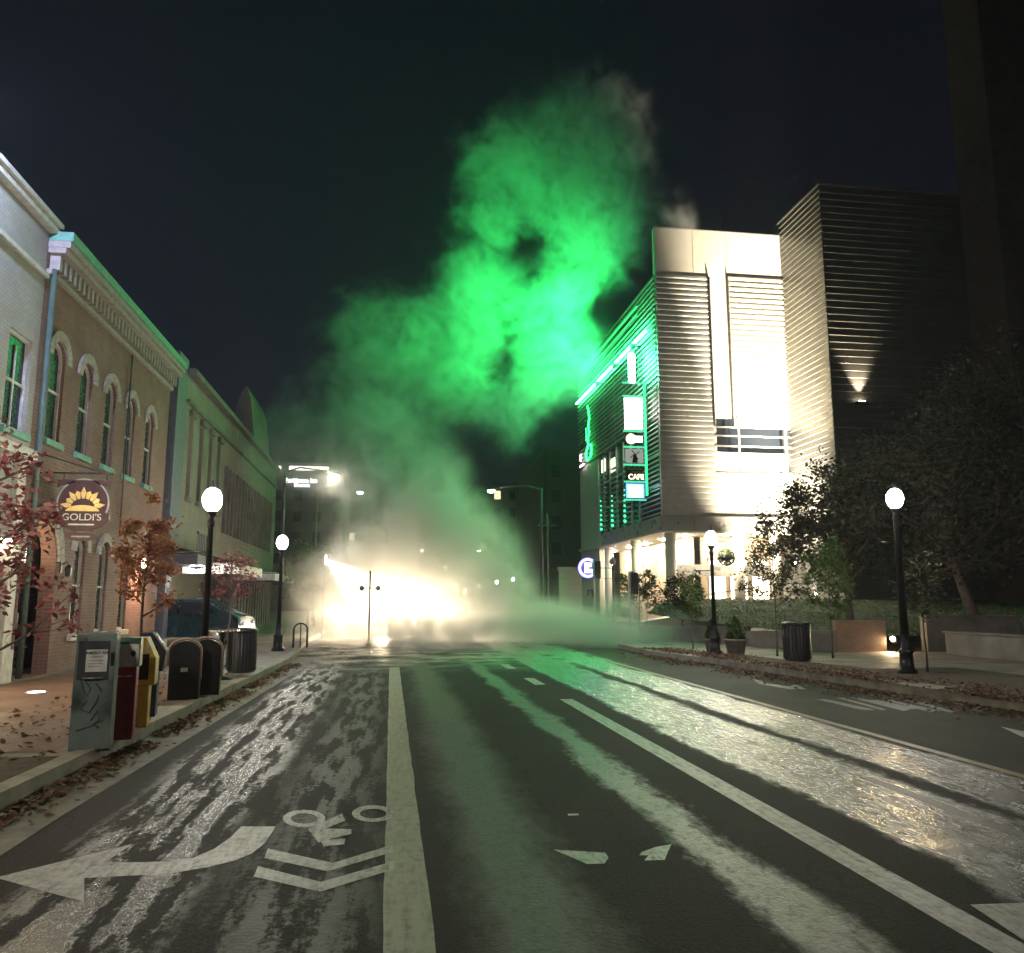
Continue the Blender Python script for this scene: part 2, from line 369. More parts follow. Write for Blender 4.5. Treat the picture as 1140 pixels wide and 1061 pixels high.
mark('bicycle_marking', [A(q) for q in ring(772, 72, 54, 22, 20) + ring(947, 60, 54, 21, 20)] + [A(q) for q in (
    [(782, 99), (868, 60), (876, 78), (812, 104)], [(782, 99), (812, 104), (846, 122), (808, 134)], [(822, 98), (892, 100), (892, 112), (840, 124), (812, 110)],
    [(812, 128), (876, 124), (874, 138), (822, 144)])], M_paint, .002)
mark('chevron_marking', [A([(680, 148), (845, 185), (1000, 137), (1000, 156), (832, 206), (671, 172)]), A([(655, 193), (815, 233), (1000, 180), (1000, 201), (812, 258), (644, 219)])], M_paint)
mark('arrow_marking', [B([(235, 425), (335, 431), (341, 441), (333, 452), (300, 453), (270, 440)]), B([(405, 430), (432, 420), (462, 415), (455, 430), (449, 445), (410, 446), (418, 436), (400, 436)]), B([(262, 356), (284, 356), (284, 359), (264, 360)])], M_paint)
mark('lane_triangle', [B([(1036, 531), (1150, 527), (1260, 600), (1250, 650), (1200, 640)])], M_paint)
# bus-lane lettering and arrows on the right, read from the far side
C2 = lambda L: [(840 + x / 3.8, 740 + y / 3.8) for x, y in L]
mark('turn_arrow', [C2([(-6, 62), (40, 70), (38, 78), (150, 92), (172, 82), (220, 104), (150, 104), (36, 84), (20, 82)])], M_paint3)
mark('turn_arrow', [C2([(1040, 262), (1150, 285), (1150, 312), (1120, 300)])], M_paint)
mark('lane_lettering', [C2(q) for q in ([(262, 146), (300, 146), (470, 182), (515, 192), (460, 192), (420, 184)], [(345, 140), (375, 140), (560, 190), (540, 193)],
    [(400, 138), (440, 140), (660, 190), (630, 196)], [(455, 150), (520, 150), (700, 186), (660, 188)], [(540, 148), (570, 148), (790, 196), (740, 200)], [(650, 155), (690, 155), (855, 200), (825, 203)])], M_paint3)

# ------------------------------------------------------------------ fallen leaves (stuff)
M_litter = mat_leaf('dead_leaves', [(.22, .12, .06), (.10, .05, .03), (.28, .20, .13), (.06, .03, .02), (.16, .10, .06)])
def litter(name, label, pts):
    m = MB(); r = random.Random(11)
    for x, y, z in pts:
        s = r.uniform(.018, .05); a = r.uniform(0, 6.28); t1 = r.uniform(-.6, .6); t2 = r.uniform(-.6, .6)
        mt = Matrix.Translation((x, y, z + s * .45)) @ Matrix.Rotation(a, 4, 'Z') @ Matrix.Rotation(t1, 4, 'X') @ Matrix.Rotation(t2, 4, 'Y')
        vs = [mt @ Vector(q) for q in ((-s, -.35 * s, 0), (-.2 * s, -.8 * s, .15 * s), (s, 0, .3 * s), (-.2 * s, .8 * s, .15 * s), (-s, .35 * s, 0), (0, 0, -.1 * s))]
        m.add(vs, [(0, 1, 5), (1, 2, 5), (2, 3, 5), (3, 4, 5), (4, 0, 5)])
    return tag(m.build(name, M_litter), label, 'leaves', kind='stuff')
r = random.Random(5); pts = []
for _ in range(5200):
    y = r.uniform(4.5, 22); c = mn.noise(Vector((y * 1.1, 0, 3))) 
    if r.random() > .55 + 1.2 * c: continue
    pts.append((KL(y) + abs(r.gauss(.02, .15)) + .03, y, .008))
for _ in range(600): y = r.uniform(4, 20); pts.append((r.uniform(-5, -3.2), y, .16))
litter('fallen_leaves', 'brown dead leaves gathered in the left gutter', pts)
pts = []
for _ in range(9000):
    y = r.uniform(8, 25); kx = 10.2 - (y - 0) * .105
    x = kx + r.gauss(.35, .55)
    if mn.noise(Vector((x * .8, y * .6, 9))) + r.uniform(-.4, .4) < -.1: continue
    pts.append((x, y, .16 if x > kx + .15 else .01))
litter('fallen_leaves', 'brown leaf litter along the right kerb and planting strip', pts)
b = MB(); b.poly([(10.1, 4), (13.5, 4), (12.6, 17), (9.6, 17)], .1545); b.poly([(9.45, 17.0), (10.6, 17.0), (9.4, 23.5), (8.3, 23.5)], .1545)
struct(b.build('planting_strip', M_soil))
M_wetwalk = plain('damp_concrete', (.26, .24, .20), .35, var=.3, nscale=2, bump=.2)

# ------------------------------------------------------------------ LEFT: brick building with arched windows
FX = -7.0
def side_frame(x0, d): return lambda u, v, w: (x0 - d / 2 + w, u, v)
def window_unit(parent, c, w, z0, z1, lit=None, arched=True, x=FX, bars=1):
    x1 = x - .06; fw_ = .06
    out = arch(c, w, z0, z1) if arched else [(c - w / 2, z0), (c + w / 2, z0), (c + w / 2, z1), (c - w / 2, z1)]
    inn = arch(c, w - 2 * fw_, z0 + fw_, z1 - fw_) if arched else [(c - w / 2 + fw_, z0 + fw_), (c + w / 2 - fw_, z0 + fw_), (c + w / 2 - fw_, z1 - fw_), (c - w / 2 + fw_, z1 - fw_)]
    win = sheet('window', out, [inn], .07, M_trim, parent, side_frame(x1, .07))
    m = MB(); mid = (z0 + z1) / 2
    m.box((x1 - .05, c - w / 2 + fw_, mid - .025), (x1 - .01, c + w / 2 - fw_, mid + .025))
    if w > .9: m.box((x1 - .045, c - .02, z0 + fw_), (x1 - .015, c + .02, z1 - fw_ - .15))
    m.build('sash_bar', M_trim, win)
    m = MB(); m.add([(x1 - .055, u, v) for u, v in out], [tuple(range(len(out)))]); m.build('pane', lit or M_glass, win)
    m = MB(); m.box((x - .1, c - w / 2 - .08, z0 - .13), (x + .09, c + w / 2 + .08, z0 - .002)); m.build('sill', M_green_trim if z0 > 3 else M_trim, win, .01)
    if arched:
        hood = MB(); rr_ = w / 2; zs = z1 - rr_; n = 14
        for i in range(n):
            a0, a1 = pi * i / n + .012, pi * (i + 1) / n - .012
            q = [(rr_ + .03, a0), (rr_ + .24, a0), (rr_ + .24, a1), (rr_ + .03, a1)]
            vs = [(x + dx, c + rad * cos(a), zs + rad * sin(a)) for dx in (-.02, .055) for rad, a in q]
            hood.add(vs, [(3, 2, 1, 0), (4, 5, 6, 7), (0, 1, 5, 4), (1, 2, 6, 5), (2, 3, 7, 6), (3, 0, 4, 7)])
        hood.build('arch_hood', plain('stone_hood', (.30, .27, .22), .8, var=.3), win)
    return win
M_litglass = emit('warm_lit_glass', (1, .80, .50), 5.5)
bb = thing('brick_building', 'two storey red brick building with round arched windows and bracketed cornice', 'building', (FX, 21, 0))
def unparent_frame(parent): return parent
Y0, Y1 = 16.65, 26.0
ups = [17.6, 19.22, 20.85, 22.45, 24.15]; los = [19.65, 21.2, 22.85]
# builders work in world space: empties that carry them sit at the origin offset through matrix_parent_inverse
def adopt(root):
    bpy.context.view_layer.update()
    for ch in root.children:
        ch.matrix_parent_inverse = root.matrix_world.inverted()
holes = [arch(c, .72, 4.9, 7.0) for c in ups] + [arch(c, .62, .9, 3.05) for c in los] + [arch(17.55, 1.6, .16, 3.25)]
sheet('wall', [(Y0, 0), (Y1, 0), (Y1, 8.6), (Y0, 8.6)], holes, .3, M_brick, bb, side_frame(FX, .3))
m = MB(); m.box((-16, Y0, 0), (FX - .9, Y0 + .2, 8.6)); m.box((-16, Y1 - .3, 0), (FX - .3, Y1, 8.6)); m.box((-16, Y0, 8.4), (FX - .3, Y1, 8.6)); m.build('side_wall', M_brick, bb)
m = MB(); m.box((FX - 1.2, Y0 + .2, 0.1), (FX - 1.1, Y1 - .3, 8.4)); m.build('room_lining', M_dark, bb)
for c in ups: window_unit(bb, c, .72, 4.9, 7.0)
for c in los: window_unit(bb, c, .62, .9, 3.05)
# cornice: sill band, dentils, projecting crown
m = MB(); m.box((FX, Y0, 8.15), (FX + .10, Y1, 8.26)); m.box((FX, Y0, 8.6), (FX + .34, Y1, 8.72)); m.box((FX - .3, Y0, 8.72), (FX + .42, Y1, 8.86))
for i in range(36):
    y = Y0 + .12 + i * .258; m.box((FX, y, 8.28), (FX + .2, y + .13, 8.597))
m.build('cornice', plain('cornice_stone', (.27, .23, .2), .7), bb, .008)
m = MB(); m.box((FX - .3, Y0, 8.862), (FX + .46, Y1, 9.06)); m.build('parapet_cap', M_green_trim, bb, .01)
m = MB(); m.tube([(FX + .1, Y0 + .15, 8.3), (FX + .1, Y0 + .15, .2)], .055, 10); m.build('downspout', plain('dull_green_pipe', (.07, .11, .09), .6), bb)
m = MB(); m.tube([(FX + .07, 22.0, 8.1), (FX + .07, 22.0, 3.3)], .02, 6); m.build('conduit', M_dark, bb)
# arched doorway
d = sheet('door', arch(17.55, 1.56, .17, 3.22), [[(16.95, .3), (17.5, .3), (17.5, 2.2), (16.95, 2.2)], [(17.6, .3), (18.15, .3), (18.15, 2.2), (17.6, 2.2)], arch(17.55, 1.34, 2.42, 3.12)], .07, plain('dark_red_door', (.07, .02, .02), .4), bb, side_frame(FX - .45, .07))
m = MB(); o = arch(17.55, 1.36, 2.4, 3.13); m.add([(FX - .49, u, v) for u, v in o], [tuple(range(len(o)))]); m.build('transom', M_litglass, d)
m = MB(); m.box((FX - .50, 16.92, .28), (FX - .48, 17.52, 2.22)); m.box((FX - .50, 17.58, .28), (FX - .48, 18.17, 2.22)); m.build('pane', M_glass, d)
m = MB(); m.tube([(FX - .40, 17.6, 1.0), (FX - .34, 17.6, 1.0), (FX - .34, 17.6, 1.4), (FX - .40, 17.6, 1.4)], .012, 6); m.build('handle', M_trim, d)
hood = MB(); 
for i in range(20):
    a0, a1 = pi * i / 20 + .01, pi * (i + 1) / 20 - .01
    q = [(.82, a0), (1.1, a0), (1.1, a1), (.82, a1)]; vs = [(FX + dx, 17.55 + rd * cos(a), 2.45 + rd * sin(a)) for dx in (-.02, .06) for rd, a in q]
    hood.add(vs, [(3, 2, 1, 0), (4, 5, 6, 7), (0, 1, 5, 4), (1, 2, 6, 5), (2, 3, 7, 6), (3, 0, 4, 7)])
hood.build('door_arch', MATS['stone_hood'], bb)
adopt(bb)
# sconces on the brick
def sconce(y, z, label, on):
    t = thing('wall_lantern', label, 'wall lamp', (FX, y, z), group='wall lanterns on the brick building')
    m = MB(); m.box((0, -.05, -.12), (.02, .05, .12)); m.tube([(.01, 0, .05), (.1, 0, .12), (.16, 0, .1)], .012, 6); m.build('bracket', M_black, t)
    m = MB(); m.lathe((.16, 0, -.2), [(.03, 0), (.055, .02), (.075, .2), (.02, .26)], 6, True); m.build('cage', M_black if not on else emit('sconce_glass', (1, .72, .45), 14), t)
    return t
sconce(18.62, 2.35, 'small unlit black lantern beside the arched doorway', False)
s2 = sconce(23.95, 2.75, 'lit lantern on the brick behind the red maple', True)
lamp('SPOT', 'down_light', (.32, 0, -.1), 300, (1, .58, .34), s2, None, spot_size=R(120), spot_blend=.8, shadow_soft_size=.06).rotation_euler = (0, R(12), 0)
sc = thing('entry_light', 'bright strip light beside the arched doorway above the sidewalk', 'wall lamp', (FX + .05, 15.9, 2.75))
m = MB(); m.box((0, -.25, 0), (.12, .25, .05)); m.build('housing', M_black, sc); m = MB(); m.box((.02, -.23, -.03), (.10, .23, -.003)); m.build('diffuser', emit('entry_tube', (1, .86, .62), 45), sc)

# ------------------------------------------------------------------ LEFT: pale building nearest the camera
pb = thing('pale_building', 'pale painted two storey shop building at the left edge with rectangular windows', 'building', (FX, 10, 0))
Ya, Yb = 2.0, 16.63
wins = [(15.9, .95, 4.78, 6.62), (13.2, .95, 4.78, 6.62), (10.5, .95, 4.78, 6.62), (7.8, .95, 4.78, 6.62)]
rect = lambda c, w, a, b_: [(c - w / 2, a), (c + w / 2, a), (c + w / 2, b_), (c - w / 2, b_)]
shop = [(14.9, 1.3, .55, 3.0), (12.6, 2.2, .7, 3.0), (9.6, 2.2, .7, 3.0), (6.6, 2.2, .7, 3.0)]
sheet('wall', [(Ya, 0), (Yb, 0), (Yb, 9.0), (Ya, 9.0)], [rect(*w) for w in wins] + [rect(*w) for w in shop], .3, M_pale, pb, side_frame(FX, .3))
m = MB(); m.box((-16, Ya, 0), (FX - .3, Ya + .2, 9)); m.box((-16, Ya + .2, 8.5), (FX - .3, Yb, 8.6)); m.box((-16, Yb - .2, 0), (FX - 1.2, Yb, 9)); m.build('side_wall', M_pale, pb)
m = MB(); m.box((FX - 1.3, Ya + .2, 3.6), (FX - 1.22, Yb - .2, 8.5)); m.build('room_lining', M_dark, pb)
for w in wins: window_unit(pb, *w, arched=False)
for i, w in enumerate(shop): window_unit(pb, w[0], w[1], w[2], w[3], M_litglass if i < 2 else None, arched=False)
m = MB(); m.box((FX - .3, Ya, 9.0), (FX + .16, Yb + .1, 9.12)); m.box((FX, Ya, 8.02), (FX + .08, Yb, 8.12)); m.box((FX - .3, Ya, 9.122), (FX + .24, Yb + .1, 9.22)); m.build('parapet_cap', M_trim, pb, .01)
m = MB()
for y in (16.2, 14.0): m.box((FX, y - .16, .16), (FX + .10, y + .16, 4.3)); m.box((FX, y - .22, .16), (FX + .14, y + .22, .75)); m.box((FX, y - .2, 4.1), (FX + .15, y + .2, 4.3))
m.box((FX, Ya, 4.31), (FX + .18, Yb - .02, 4.5)); m.build('pilaster', M_trim, pb, .01)
adopt(pb)

# hanging pub sign
ps = thing('hanging_sign', 'round dark red pub sign with golden sunburst hanging from the brick building', 'sign', (-6.05, 16.95, 3.55))
m = MB(); m.tube([(-.95, 0, .60), (.52, 0, .60)], .018, 8); m.tube([(-.95, 0, -.18), (-.36, 0, -.18)], .014, 6); m.tube([(-.95, 0, 1.0), (.3, 0, .62)], .012, 6); m.tube([(-.4, 0, .60), (-.4, 0, .46)], .01, 6); m.tube([(.4, 0, .60), (.4, 0, .46)], .01, 6); m.box((-.97, -.05, -.25), (-.95, .05, 1.05)); m.build('bracket', M_black, ps)
m = MB(); M_sg = plain('dark_red_sign', (.055, .022, .02), .5); M_gold = plain('golden_paint', (.75, .50, .16), .4); M_grey = plain('sign_grey', (.28, .26, .24), .5)
ov = [(.48 * cos(2 * pi * i / 32), .48 * sin(2 * pi * i / 32) + .0) for i in range(32)]
def disc(m, pts, y0, y1): 
    n = len(pts); m.add([(x, y0, z) for x, z in pts] + [(x, y1, z) for x, z in pts], [tuple(range(n)), tuple(range(n, 2 * n))[::-1]] + [(i, n + i, n + (i + 1) % n, (i + 1) % n) for i in range(n)])
disc(m, ov, -.03, .03); disc(m, [(-.5, -.2), (.5, -.2), (.5, -.32), (.38, -.45), (.15, -.55), (-.15, -.55), (-.38, -.45), (-.5, -.32)], -.04, .04)
disc(m, [(-.5, .46), (.5, .46), (.5, .3), (.42, .36), (-.42, .36), (-.5, .3)], -.034, .034)
m.build('board', M_sg, ps, .004)
m = MB()
for i in range(40):
    a, c = pi * i / 40 * 1.25 - .4, pi * (i + 1) / 40 * 1.25 - .4
    m.add([((.46) * cos(a), -.034, .46 * sin(a)), (.49 * cos(a), -.034, .49 * sin(a)), (.49 * cos(c), -.034, .49 * sin(c)), (.46 * cos(c), -.034, .46 * sin(c))], [(0, 1, 2, 3)])
m.build('rim', M_grey, ps)
m = MB(); disc(m, [(.31 * cos(pi * i / 14), -.16 + .12 * sin(pi * i / 14)) for i in range(15)], -.04, -.02)
for i in range(9):
    a = pi * (i + .5) / 9; l = .42 if i % 2 == 0 else .36; wv = .05
    disc(m, [(.22 * cos(a) + wv * .5 * sin(a), -.08 + .17 * sin(a) - wv * .5 * cos(a)), (.31 * cos(a) + wv * sin(a), -.1 + .31 * sin(a) - wv * cos(a)), (l * cos(a), -.1 + l * sin(a)), (.31 * cos(a) - wv * sin(a), -.1 + .31 * sin(a) + wv * cos(a)), (.22 * cos(a) - wv * .5 * sin(a), -.08 + .17 * sin(a) + wv * .5 * cos(a))], -.042, -.02)
m.build('sunburst', M_gold, ps)
text('lettering', "GOLDI'S", .19, (0, -.045, -.285), FACE_CAM, plain('letter_cream', (.55, .5, .38), .5), ps, .004, 1.05)
m = MB(); m.box((-.24, -.046, -.44), (.24, -.041, -.41)); m.build('underline', MATS['letter_cream'], ps)
m = MB(); disc(m, [(.3 * cos(2 * pi * i / 24), -.66 + .085 * sin(2 * pi * i / 24)) for i in range(24)], -.02, .02); m.tube([(-.12, 0, -.52), (-.12, 0, -.6)], .006, 5); m.tube([(.12, 0, -.52), (.12, 0, -.6)], .006, 5); m.build('lower_plaque', M_sg, ps)
m = MB(); m.box((-.17, -.024, -.675), (.17, -.021, -.645)); m.build('plaque_text', M_grey, ps)

# ------------------------------------------------------------------ LEFT: long office block past the alley
ob = thing('office_building', 'long tan two storey block past the brick building with tall narrow windows', 'building', (FX, 38, 0))
m = MB(); m.box((-18, 27.5, 3.3), (FX, 28.1, 9.75)); m.box((FX - .5, 26.9, 0), (FX, 27.5, 9.75)); m.build('end_pier', plain('blue_grey_render', (.10, .11, .14), .7), ob)
nar = [(28.9 + i * 1.55, .55, 5.2, 7.9) for i in range(4)] + [(35.3 + i * .8, .36, 4.7, 6.7) for i in range(16)]
sheet('wall', [(28.1, 3.4), (50, 3.4), (50, 9.3), (28.1, 9.3)], [rect(*w) for w in nar], .3, M_tan, ob, side_frame(FX, .3))
m = MB(); m.box((FX - .25, 28.1, 4.4), (FX - .2, 50, 8.2)); m.build('pane', M_glass, ob)
m = MB(); m.box((FX - .26 + .1, 28.65, 5.3), (FX - .12, 28.82, 7.8)); m.build('lit_window_strip', emit('lit_strip', (1, .82, .5), 1.1), ob)
m = MB(); m.box((FX - .3, 28.1, 9.3), (FX + .25, 50, 9.5)); m.box((FX, 28.1, 8.3), (FX + .1, 50, 8.42))
for w in nar[:4]: m.box((FX, w[0] - .35, 7.95), (FX + .12, w[0] + .35, 8.15)); m.box((FX, w[0] - .35, 5.0), (FX + .12, w[0] + .35, 5.15))
m.build('cornice', M_conc, ob)
m = MB()
for i in range(17): y = 34.9 + i * .8; m.box((FX, y - .05, 4.4), (FX + .14, y + .05, 7.2))
m.build('fins', M_conc, ob)
m = MB(); m.box((-18, 29.5, 0), (-8.4, 50, 3.4)); m.box((-8.4, 38.5, 0), (FX - .05, 50, 3.395)); m.box((-18, 28.1, 3.402), (FX - .3, 50, 9.25)); m.build('ground_floor', M_tan, ob)
for y in (40.2, 42.6, 45, 47.4): MB().box((FX - .06, y - .8, .4), (FX + .02, y + .8, 2.5)).build('shop_window', M_glass, ob)
m = MB()
for y in (40.2, 42.6, 45, 47.4):
    for yy in (-.8, 0, .8): m.box((FX + .021, y + yy - .04, .4), (FX + .07, y + yy + .04, 2.5))
m.build('shop_mullion', M_trim, ob)
m = MB(); pr = [(-16, 9.26), (-7.45, 9.26), (-7.45, 10.6), (-7.7, 12.4), (-7.95, 13.1), (-8.2, 12.7), (-8.6, 11.2), (-9.2, 10.6), (-16, 10.4)]; n = len(pr)
m.add([(x, 44, z) for x, z in pr] + [(x, 49.5, z) for x, z in pr], [tuple(range(n)), tuple(range(n, 2 * n))[::-1]] + [(i, n + i, n + (i + 1) % n, (i + 1) % n) for i in range(n)]); m.build('rooftop_gable', M_tan, ob)
m = MB(); m.box((FX - .02, 26.1, 2.75), (-5.9, 28.3, 3.05)); m.build('canopy', M_dark, ob)
m = MB()
for i in range(10): y = 26.15 + i * .23; m.box((-5.95, y, 3.05), (-5.92, y + .05, 3.7))
m.box((-5.97, 26.1, 3.7), (-5.9, 28.3, 3.76)); m.build('balcony_railing', M_dark, ob)
adopt(ob)
def awning(y0, y1, label):
    t = thing('awning', label, 'awning', (-6.9, (y0 + y1) / 2, 2.6)); h = (y1 - y0) / 2
    m = MB(); m.box((0, -h, .0), (1.7, h, .1)); m.build('deck', M_dark, t); m = MB(); m.box((1.68, -h - .02, -.06), (1.76, h + .02, .3)); m.box((0, -h - .06, -.06), (1.76, -h - .022, .3)); m.build('fascia', M_white, t); return t
awning(28.5, 33.8, 'long white edged awning over the shopfront of the tan block'); awning(37.6, 45.0, 'short white edged awning farther down the left pavement')
# ------------------------------------------------------------------ RIGHT: tower building
TX0, TX1, TY, TZ = 16.2, 25.5, 47.0, 25.3
tb = thing('corner_tower_building', 'modern cream and steel louvred building with floodlit tower and green neon edge', 'building', (TX0, TY, 0))
def front(y0, d): return lambda u, v, w: (u, y0 + d / 2 + w, v)
o = sheet('front_wall', [(TX0, 6.7), (TX1, 6.7), (TX1, TZ), (TX0, TZ)], [[(19.85, 9.45), (TX1 - .25, 9.45), (TX1 - .25, 12.95), (19.85, 12.95)]], .25, M_cream, tb, front(TY, .25))
m = MB(); m.box((TX0, TY + .252, 22.3), (TX1, TY + .5, TZ)); m.box((TX1 - .2, TY + .25, 6.7), (TX1, 56, 22.2)); m.build('tower_return', M_cream, tb)
m = MB(); m.box((TX0, TY - .02, TZ), (TX1, TY + .3, TZ + .08)); 
for x in (18.7, 21.0): m.box((x, TY - .012, 22.3), (x + .03, TY, TZ))
m.build('coping', M_fascia, tb)
def slats(x0, x1, z0, z1, y, name, step=.36, mat=M_lou, dep=.045, th=.2):
    m = MB(); z = z0
    while z < z1 - .1:
        m.add([(x0, y, z), (x1, y, z), (x0, y - dep, z + .05), (x1, y - dep, z + .05), (x0, y - dep * .7, z + th), (x1, y - dep * .7, z + th), (x0, y, z + step * .96), (x1, y, z + step * .96)], [(0, 1, 3, 2), (2, 3, 5, 4), (4, 5, 7, 6), (2, 4, 6, 0), (1, 7, 5, 3)]); z += step
    return m.build(name, mat, tb)
slats(TX0, 19.7, 12.95, 22.1, TY - .03, 'louvre_panel'); slats(TX0, 19.7, 9.45, 12.95, TY - .03, 'louvre_panel')
slats(21.0, 24.85, 12.35, 22.2, TY - .03, 'louvre_panel', .36, M_cream, .05); slats(TX0, TX1 - .05, 6.72, 9.4, TY - .03, 'louvre_panel', .36)  # right panel in lighter cream, so floodlit brightness sits in its colour
m = MB()
for x in (19.7, 20.97, 24.85): m.box((x, TY - .22, 12.4), (x + .04, TY - .001, 22.15))
m.build('louvre_edge', M_fascia, tb)
# recessed window band
m = MB(); m.box((19.6, TY + 1.0, 9.3), (TX1 - .2, TY + 1.1, 13.2)); m.build('band_back_wall', M_glass, tb)
m = MB(); m.box((19.7, TY + .95, 9.75), (TX1 - .25, TY + .99, 10.95)); m.build('lit_office_window', emit('office_light', (1, .93, .78), 3.0), tb)
m = MB()
for z in (9.4, 11.1, 11.75, 12.3): m.box((19.7, TY - .1, z), (TX1, TY - .05, z + .09))
for x in (21.2, 24.3, 24.75): m.box((x, TY - .16, 9.4), (x + .12, TY - .06, 12.95))
m.build('window_mullion', M_fascia, tb)
m = MB(); m.box((TX0 - .35, TY - .5, 5.8), (TX1, 60, 6.68)); m.build('fascia_band', M_fascia, tb)
m = MB()
for x in (18, 19.9, 21.8, 23.7): m.box((x, TY - .505, 5.8), (x + .02, TY - .5, 6.68))
for y in (50, 53, 56, 59): m.box((TX0 - .355, y, 5.8), (TX0 - .35, y + .02, 6.68))
m.build('panel_joint', M_dark, tb)
m = MB(); m.box((TX0 - .35, 60, 5.8), (TX1, 68, 5.95)); m.box((TX0 - .3, TY - .45, 5.70), (TX1, 67.5, 5.797)); m.build('soffit', M_cream, tb)
# street side: dark upper wall, screens, glazed middle, lit end pier
m = MB(); m.box((TX0, TY + .25, 12.9), (TX0 + .3, 68.5, 22.3)); m.box((TX0 + .3, 56, 6.7), (TX1, 68.4, 22.2)); m.build('street_wall', M_loud, tb)
m = MB(); z = 13.1
while z < 22.2: m.box((TX0 - .14, TY + .1, z), (TX0 - .02, 68.5, z + .07)); z += .34
for y in range(48, 69, 3): m.box((TX0 - .02, y, 13), (TX0, y + .08, 22.2))
m.build('screen_rails', M_lou, tb)
m = MB(); m.box((TX0 + .1, TY + .25, 6.7), (TX0 + .2, 62, 12.88)); m.build('street_glazing', M_glass, tb)
m = MB(); 
for y in (51.5, 53.3, 55.1, 56.9, 58.7, 60.5): m.box((TX0 - .02, y, 6.7), (TX0 + .09, y + .14, 12.88))
for z in (8.6, 10.6): m.box((TX0 - .01, TY + .25, z), (TX0 + .095, 62, z + .12))
m.build('street_mullion', M_fascia, tb)
for y in (53.0, 56.2, 59.4):
    m = MB()
    for i in range(13): z = 6.9 + i * .36; m.box((TX0 - .32, y, z), (TX0 - .05, y + 1.3, z + .05))
    m.build('sunshade_blades', M_lou, tb)
for i, y in enumerate((53.3, 56.5, 59.7)):
    m = MB()
    for j in range(7): m.ball((TX0 - .35, y + .5, 7.05 + j * .36), .09 * (1 - j * .09), 8, 5)
    m.build('green_light_string', emit('green_beads', (.03, 1, .3), 3), tb)
m = MB(); z = 6.9
while z < 12.8: m.box((TX0 - .1, TY + .1, z), (TX0 - .02, 51.2, z + .06)); z += .3
m.build('corner_screen', M_lou, tb)
m = MB(); m.box((TX0 - .02, 62.2, .15), (TX0 + .5, 68.4, 12.88)); m.build('end_pier', M_cream, tb)
for y, z in ((57.5, 11.2), (60.3, 11.6)):
    m = MB(); m.box((TX0 + .05, y, z), (TX0 + .095, y + 1.1, z + 1.0)); m.build('lit_window', emit('small_office', (1, .9, .6), 1.3), tb)
# columns and lit ground floor
for x, y in ((16.8, 47.4), (16.5, 53.5), (16.5, 60.5), (21.5, 48.2), (24.0, 48.2)):
    m = MB(); m.lathe((x, y, .3), [(.34, 0), (.34, 5.4)], 20); m.build('column', M_cream, tb)
m = MB(); m.box((19.8, 50, .3), (26, 50.3, 5.7)); m.box((19.2, 50.3, .3), (19.4, 67, 5.7)); m.build('ground_floor_wall', plain('peach_plaster', (.62, .46, .32), .7, var=.08, nscale=.5), tb)
for x in (20.2, 21.7, 23.2, 24.7): MB().box((x, 49.93, .9), (x + 1.1, 49.99, 4.2)).build('lobby_window', emit('lobby_light', (1, .88, .62), 4), tb)
m = MB()
for x in (20.1, 21.5, 23.0, 24.5): m.box((x, 49.86, .9), (x + .1, 49.93, 4.6))
m.box((19.9, 49.86, 4.2), (26, 49.92, 4.35)); m.box((19.9, 49.86, 3.2), (26, 49.92, 3.28)); m.build('lobby_mullion', M_fascia, tb)
m = MB(); m.box((17.5, 49.2, 3.15), (26, 49.3, 3.9)); m.build('lobby_beam', M_fascia, tb)
m = MB(); m.box((14.5, 45.2, .15), (27, 68, .32)); m.box((19.5, 45.8, .32), (27, 49.8, .95)); m.build('podium', M_conc, tb)
# ceiling lights under the soffit
for i, (x, y) in enumerate(((18.2, 48.6), (20.5, 47.6), (22.8, 47.6), (18, 52), (18, 56), (18, 60), (18, 64.5))):
    m = MB(); m.lathe((x, y, 5.62), [(.16, 0), (.2, .078)], 14); m.build('soffit_light', emit('soffit_lamp', (1, .88, .66), 900 if i > 2 else 520), tb)
# neon edge
M_neon = emit('green_neon', (.02, 1, .12), 5)
m = MB(); m.tube([(TX0 - .28, 48.6, 18.9), (TX0 - .28, 68.4, 18.9)], .06, 8); m.build('neon_tube', emit('cyan_neon', (.05, 1, .28), 110), tb)
m = MB()
for z in (19.5, 20.1, 20.7, 21.3): m.tube([(TX0 - .2, 50.5, z), (TX0 - .2, 67.5, z)], .018, 6)
m.build('lit_louvre_line', M_neon, tb)  # green light on the louvre rails, drawn as thin glowing lines
# neon figure sign on the street wall
m = MB(); yy = 64.2; m.tube([(TX0 - .25, yy + dy, z) for dy, z in ((.3, 17.8), (-.1, 17.2), (-.3, 16.6), (.1, 16.0), (-.2, 15.4), (.3, 14.9), (.2, 14.4))], .07, 6)
m.tube([(TX0 - .25, yy + dy, z) for dy, z in ((.2, 14.4), (-.7, 14.3), (-.9, 13.8), (-.5, 13.3), (.8, 13.2), (1.0, 13.9), (.2, 14.4))], .08, 6); m.tube([(TX0 - .25, yy + dy, z) for dy, z in ((.9, 16.0), (.7, 15.4), (.9, 14.9))], .04, 6)
m.build('neon_figure', M_neon, tb)
m = MB(); m.box((TX0 - .3, yy + 1.7, 13.0), (TX0 - .25, yy + 3.1, 13.15)); m.box((TX0 - .3, yy + 2.6, 13.5), (TX0 - .25, yy + 3.0, 14.1)); m.build('neon_baseline', emit('white_neon', (1, .85, .9), 4), tb)
adopt(tb)
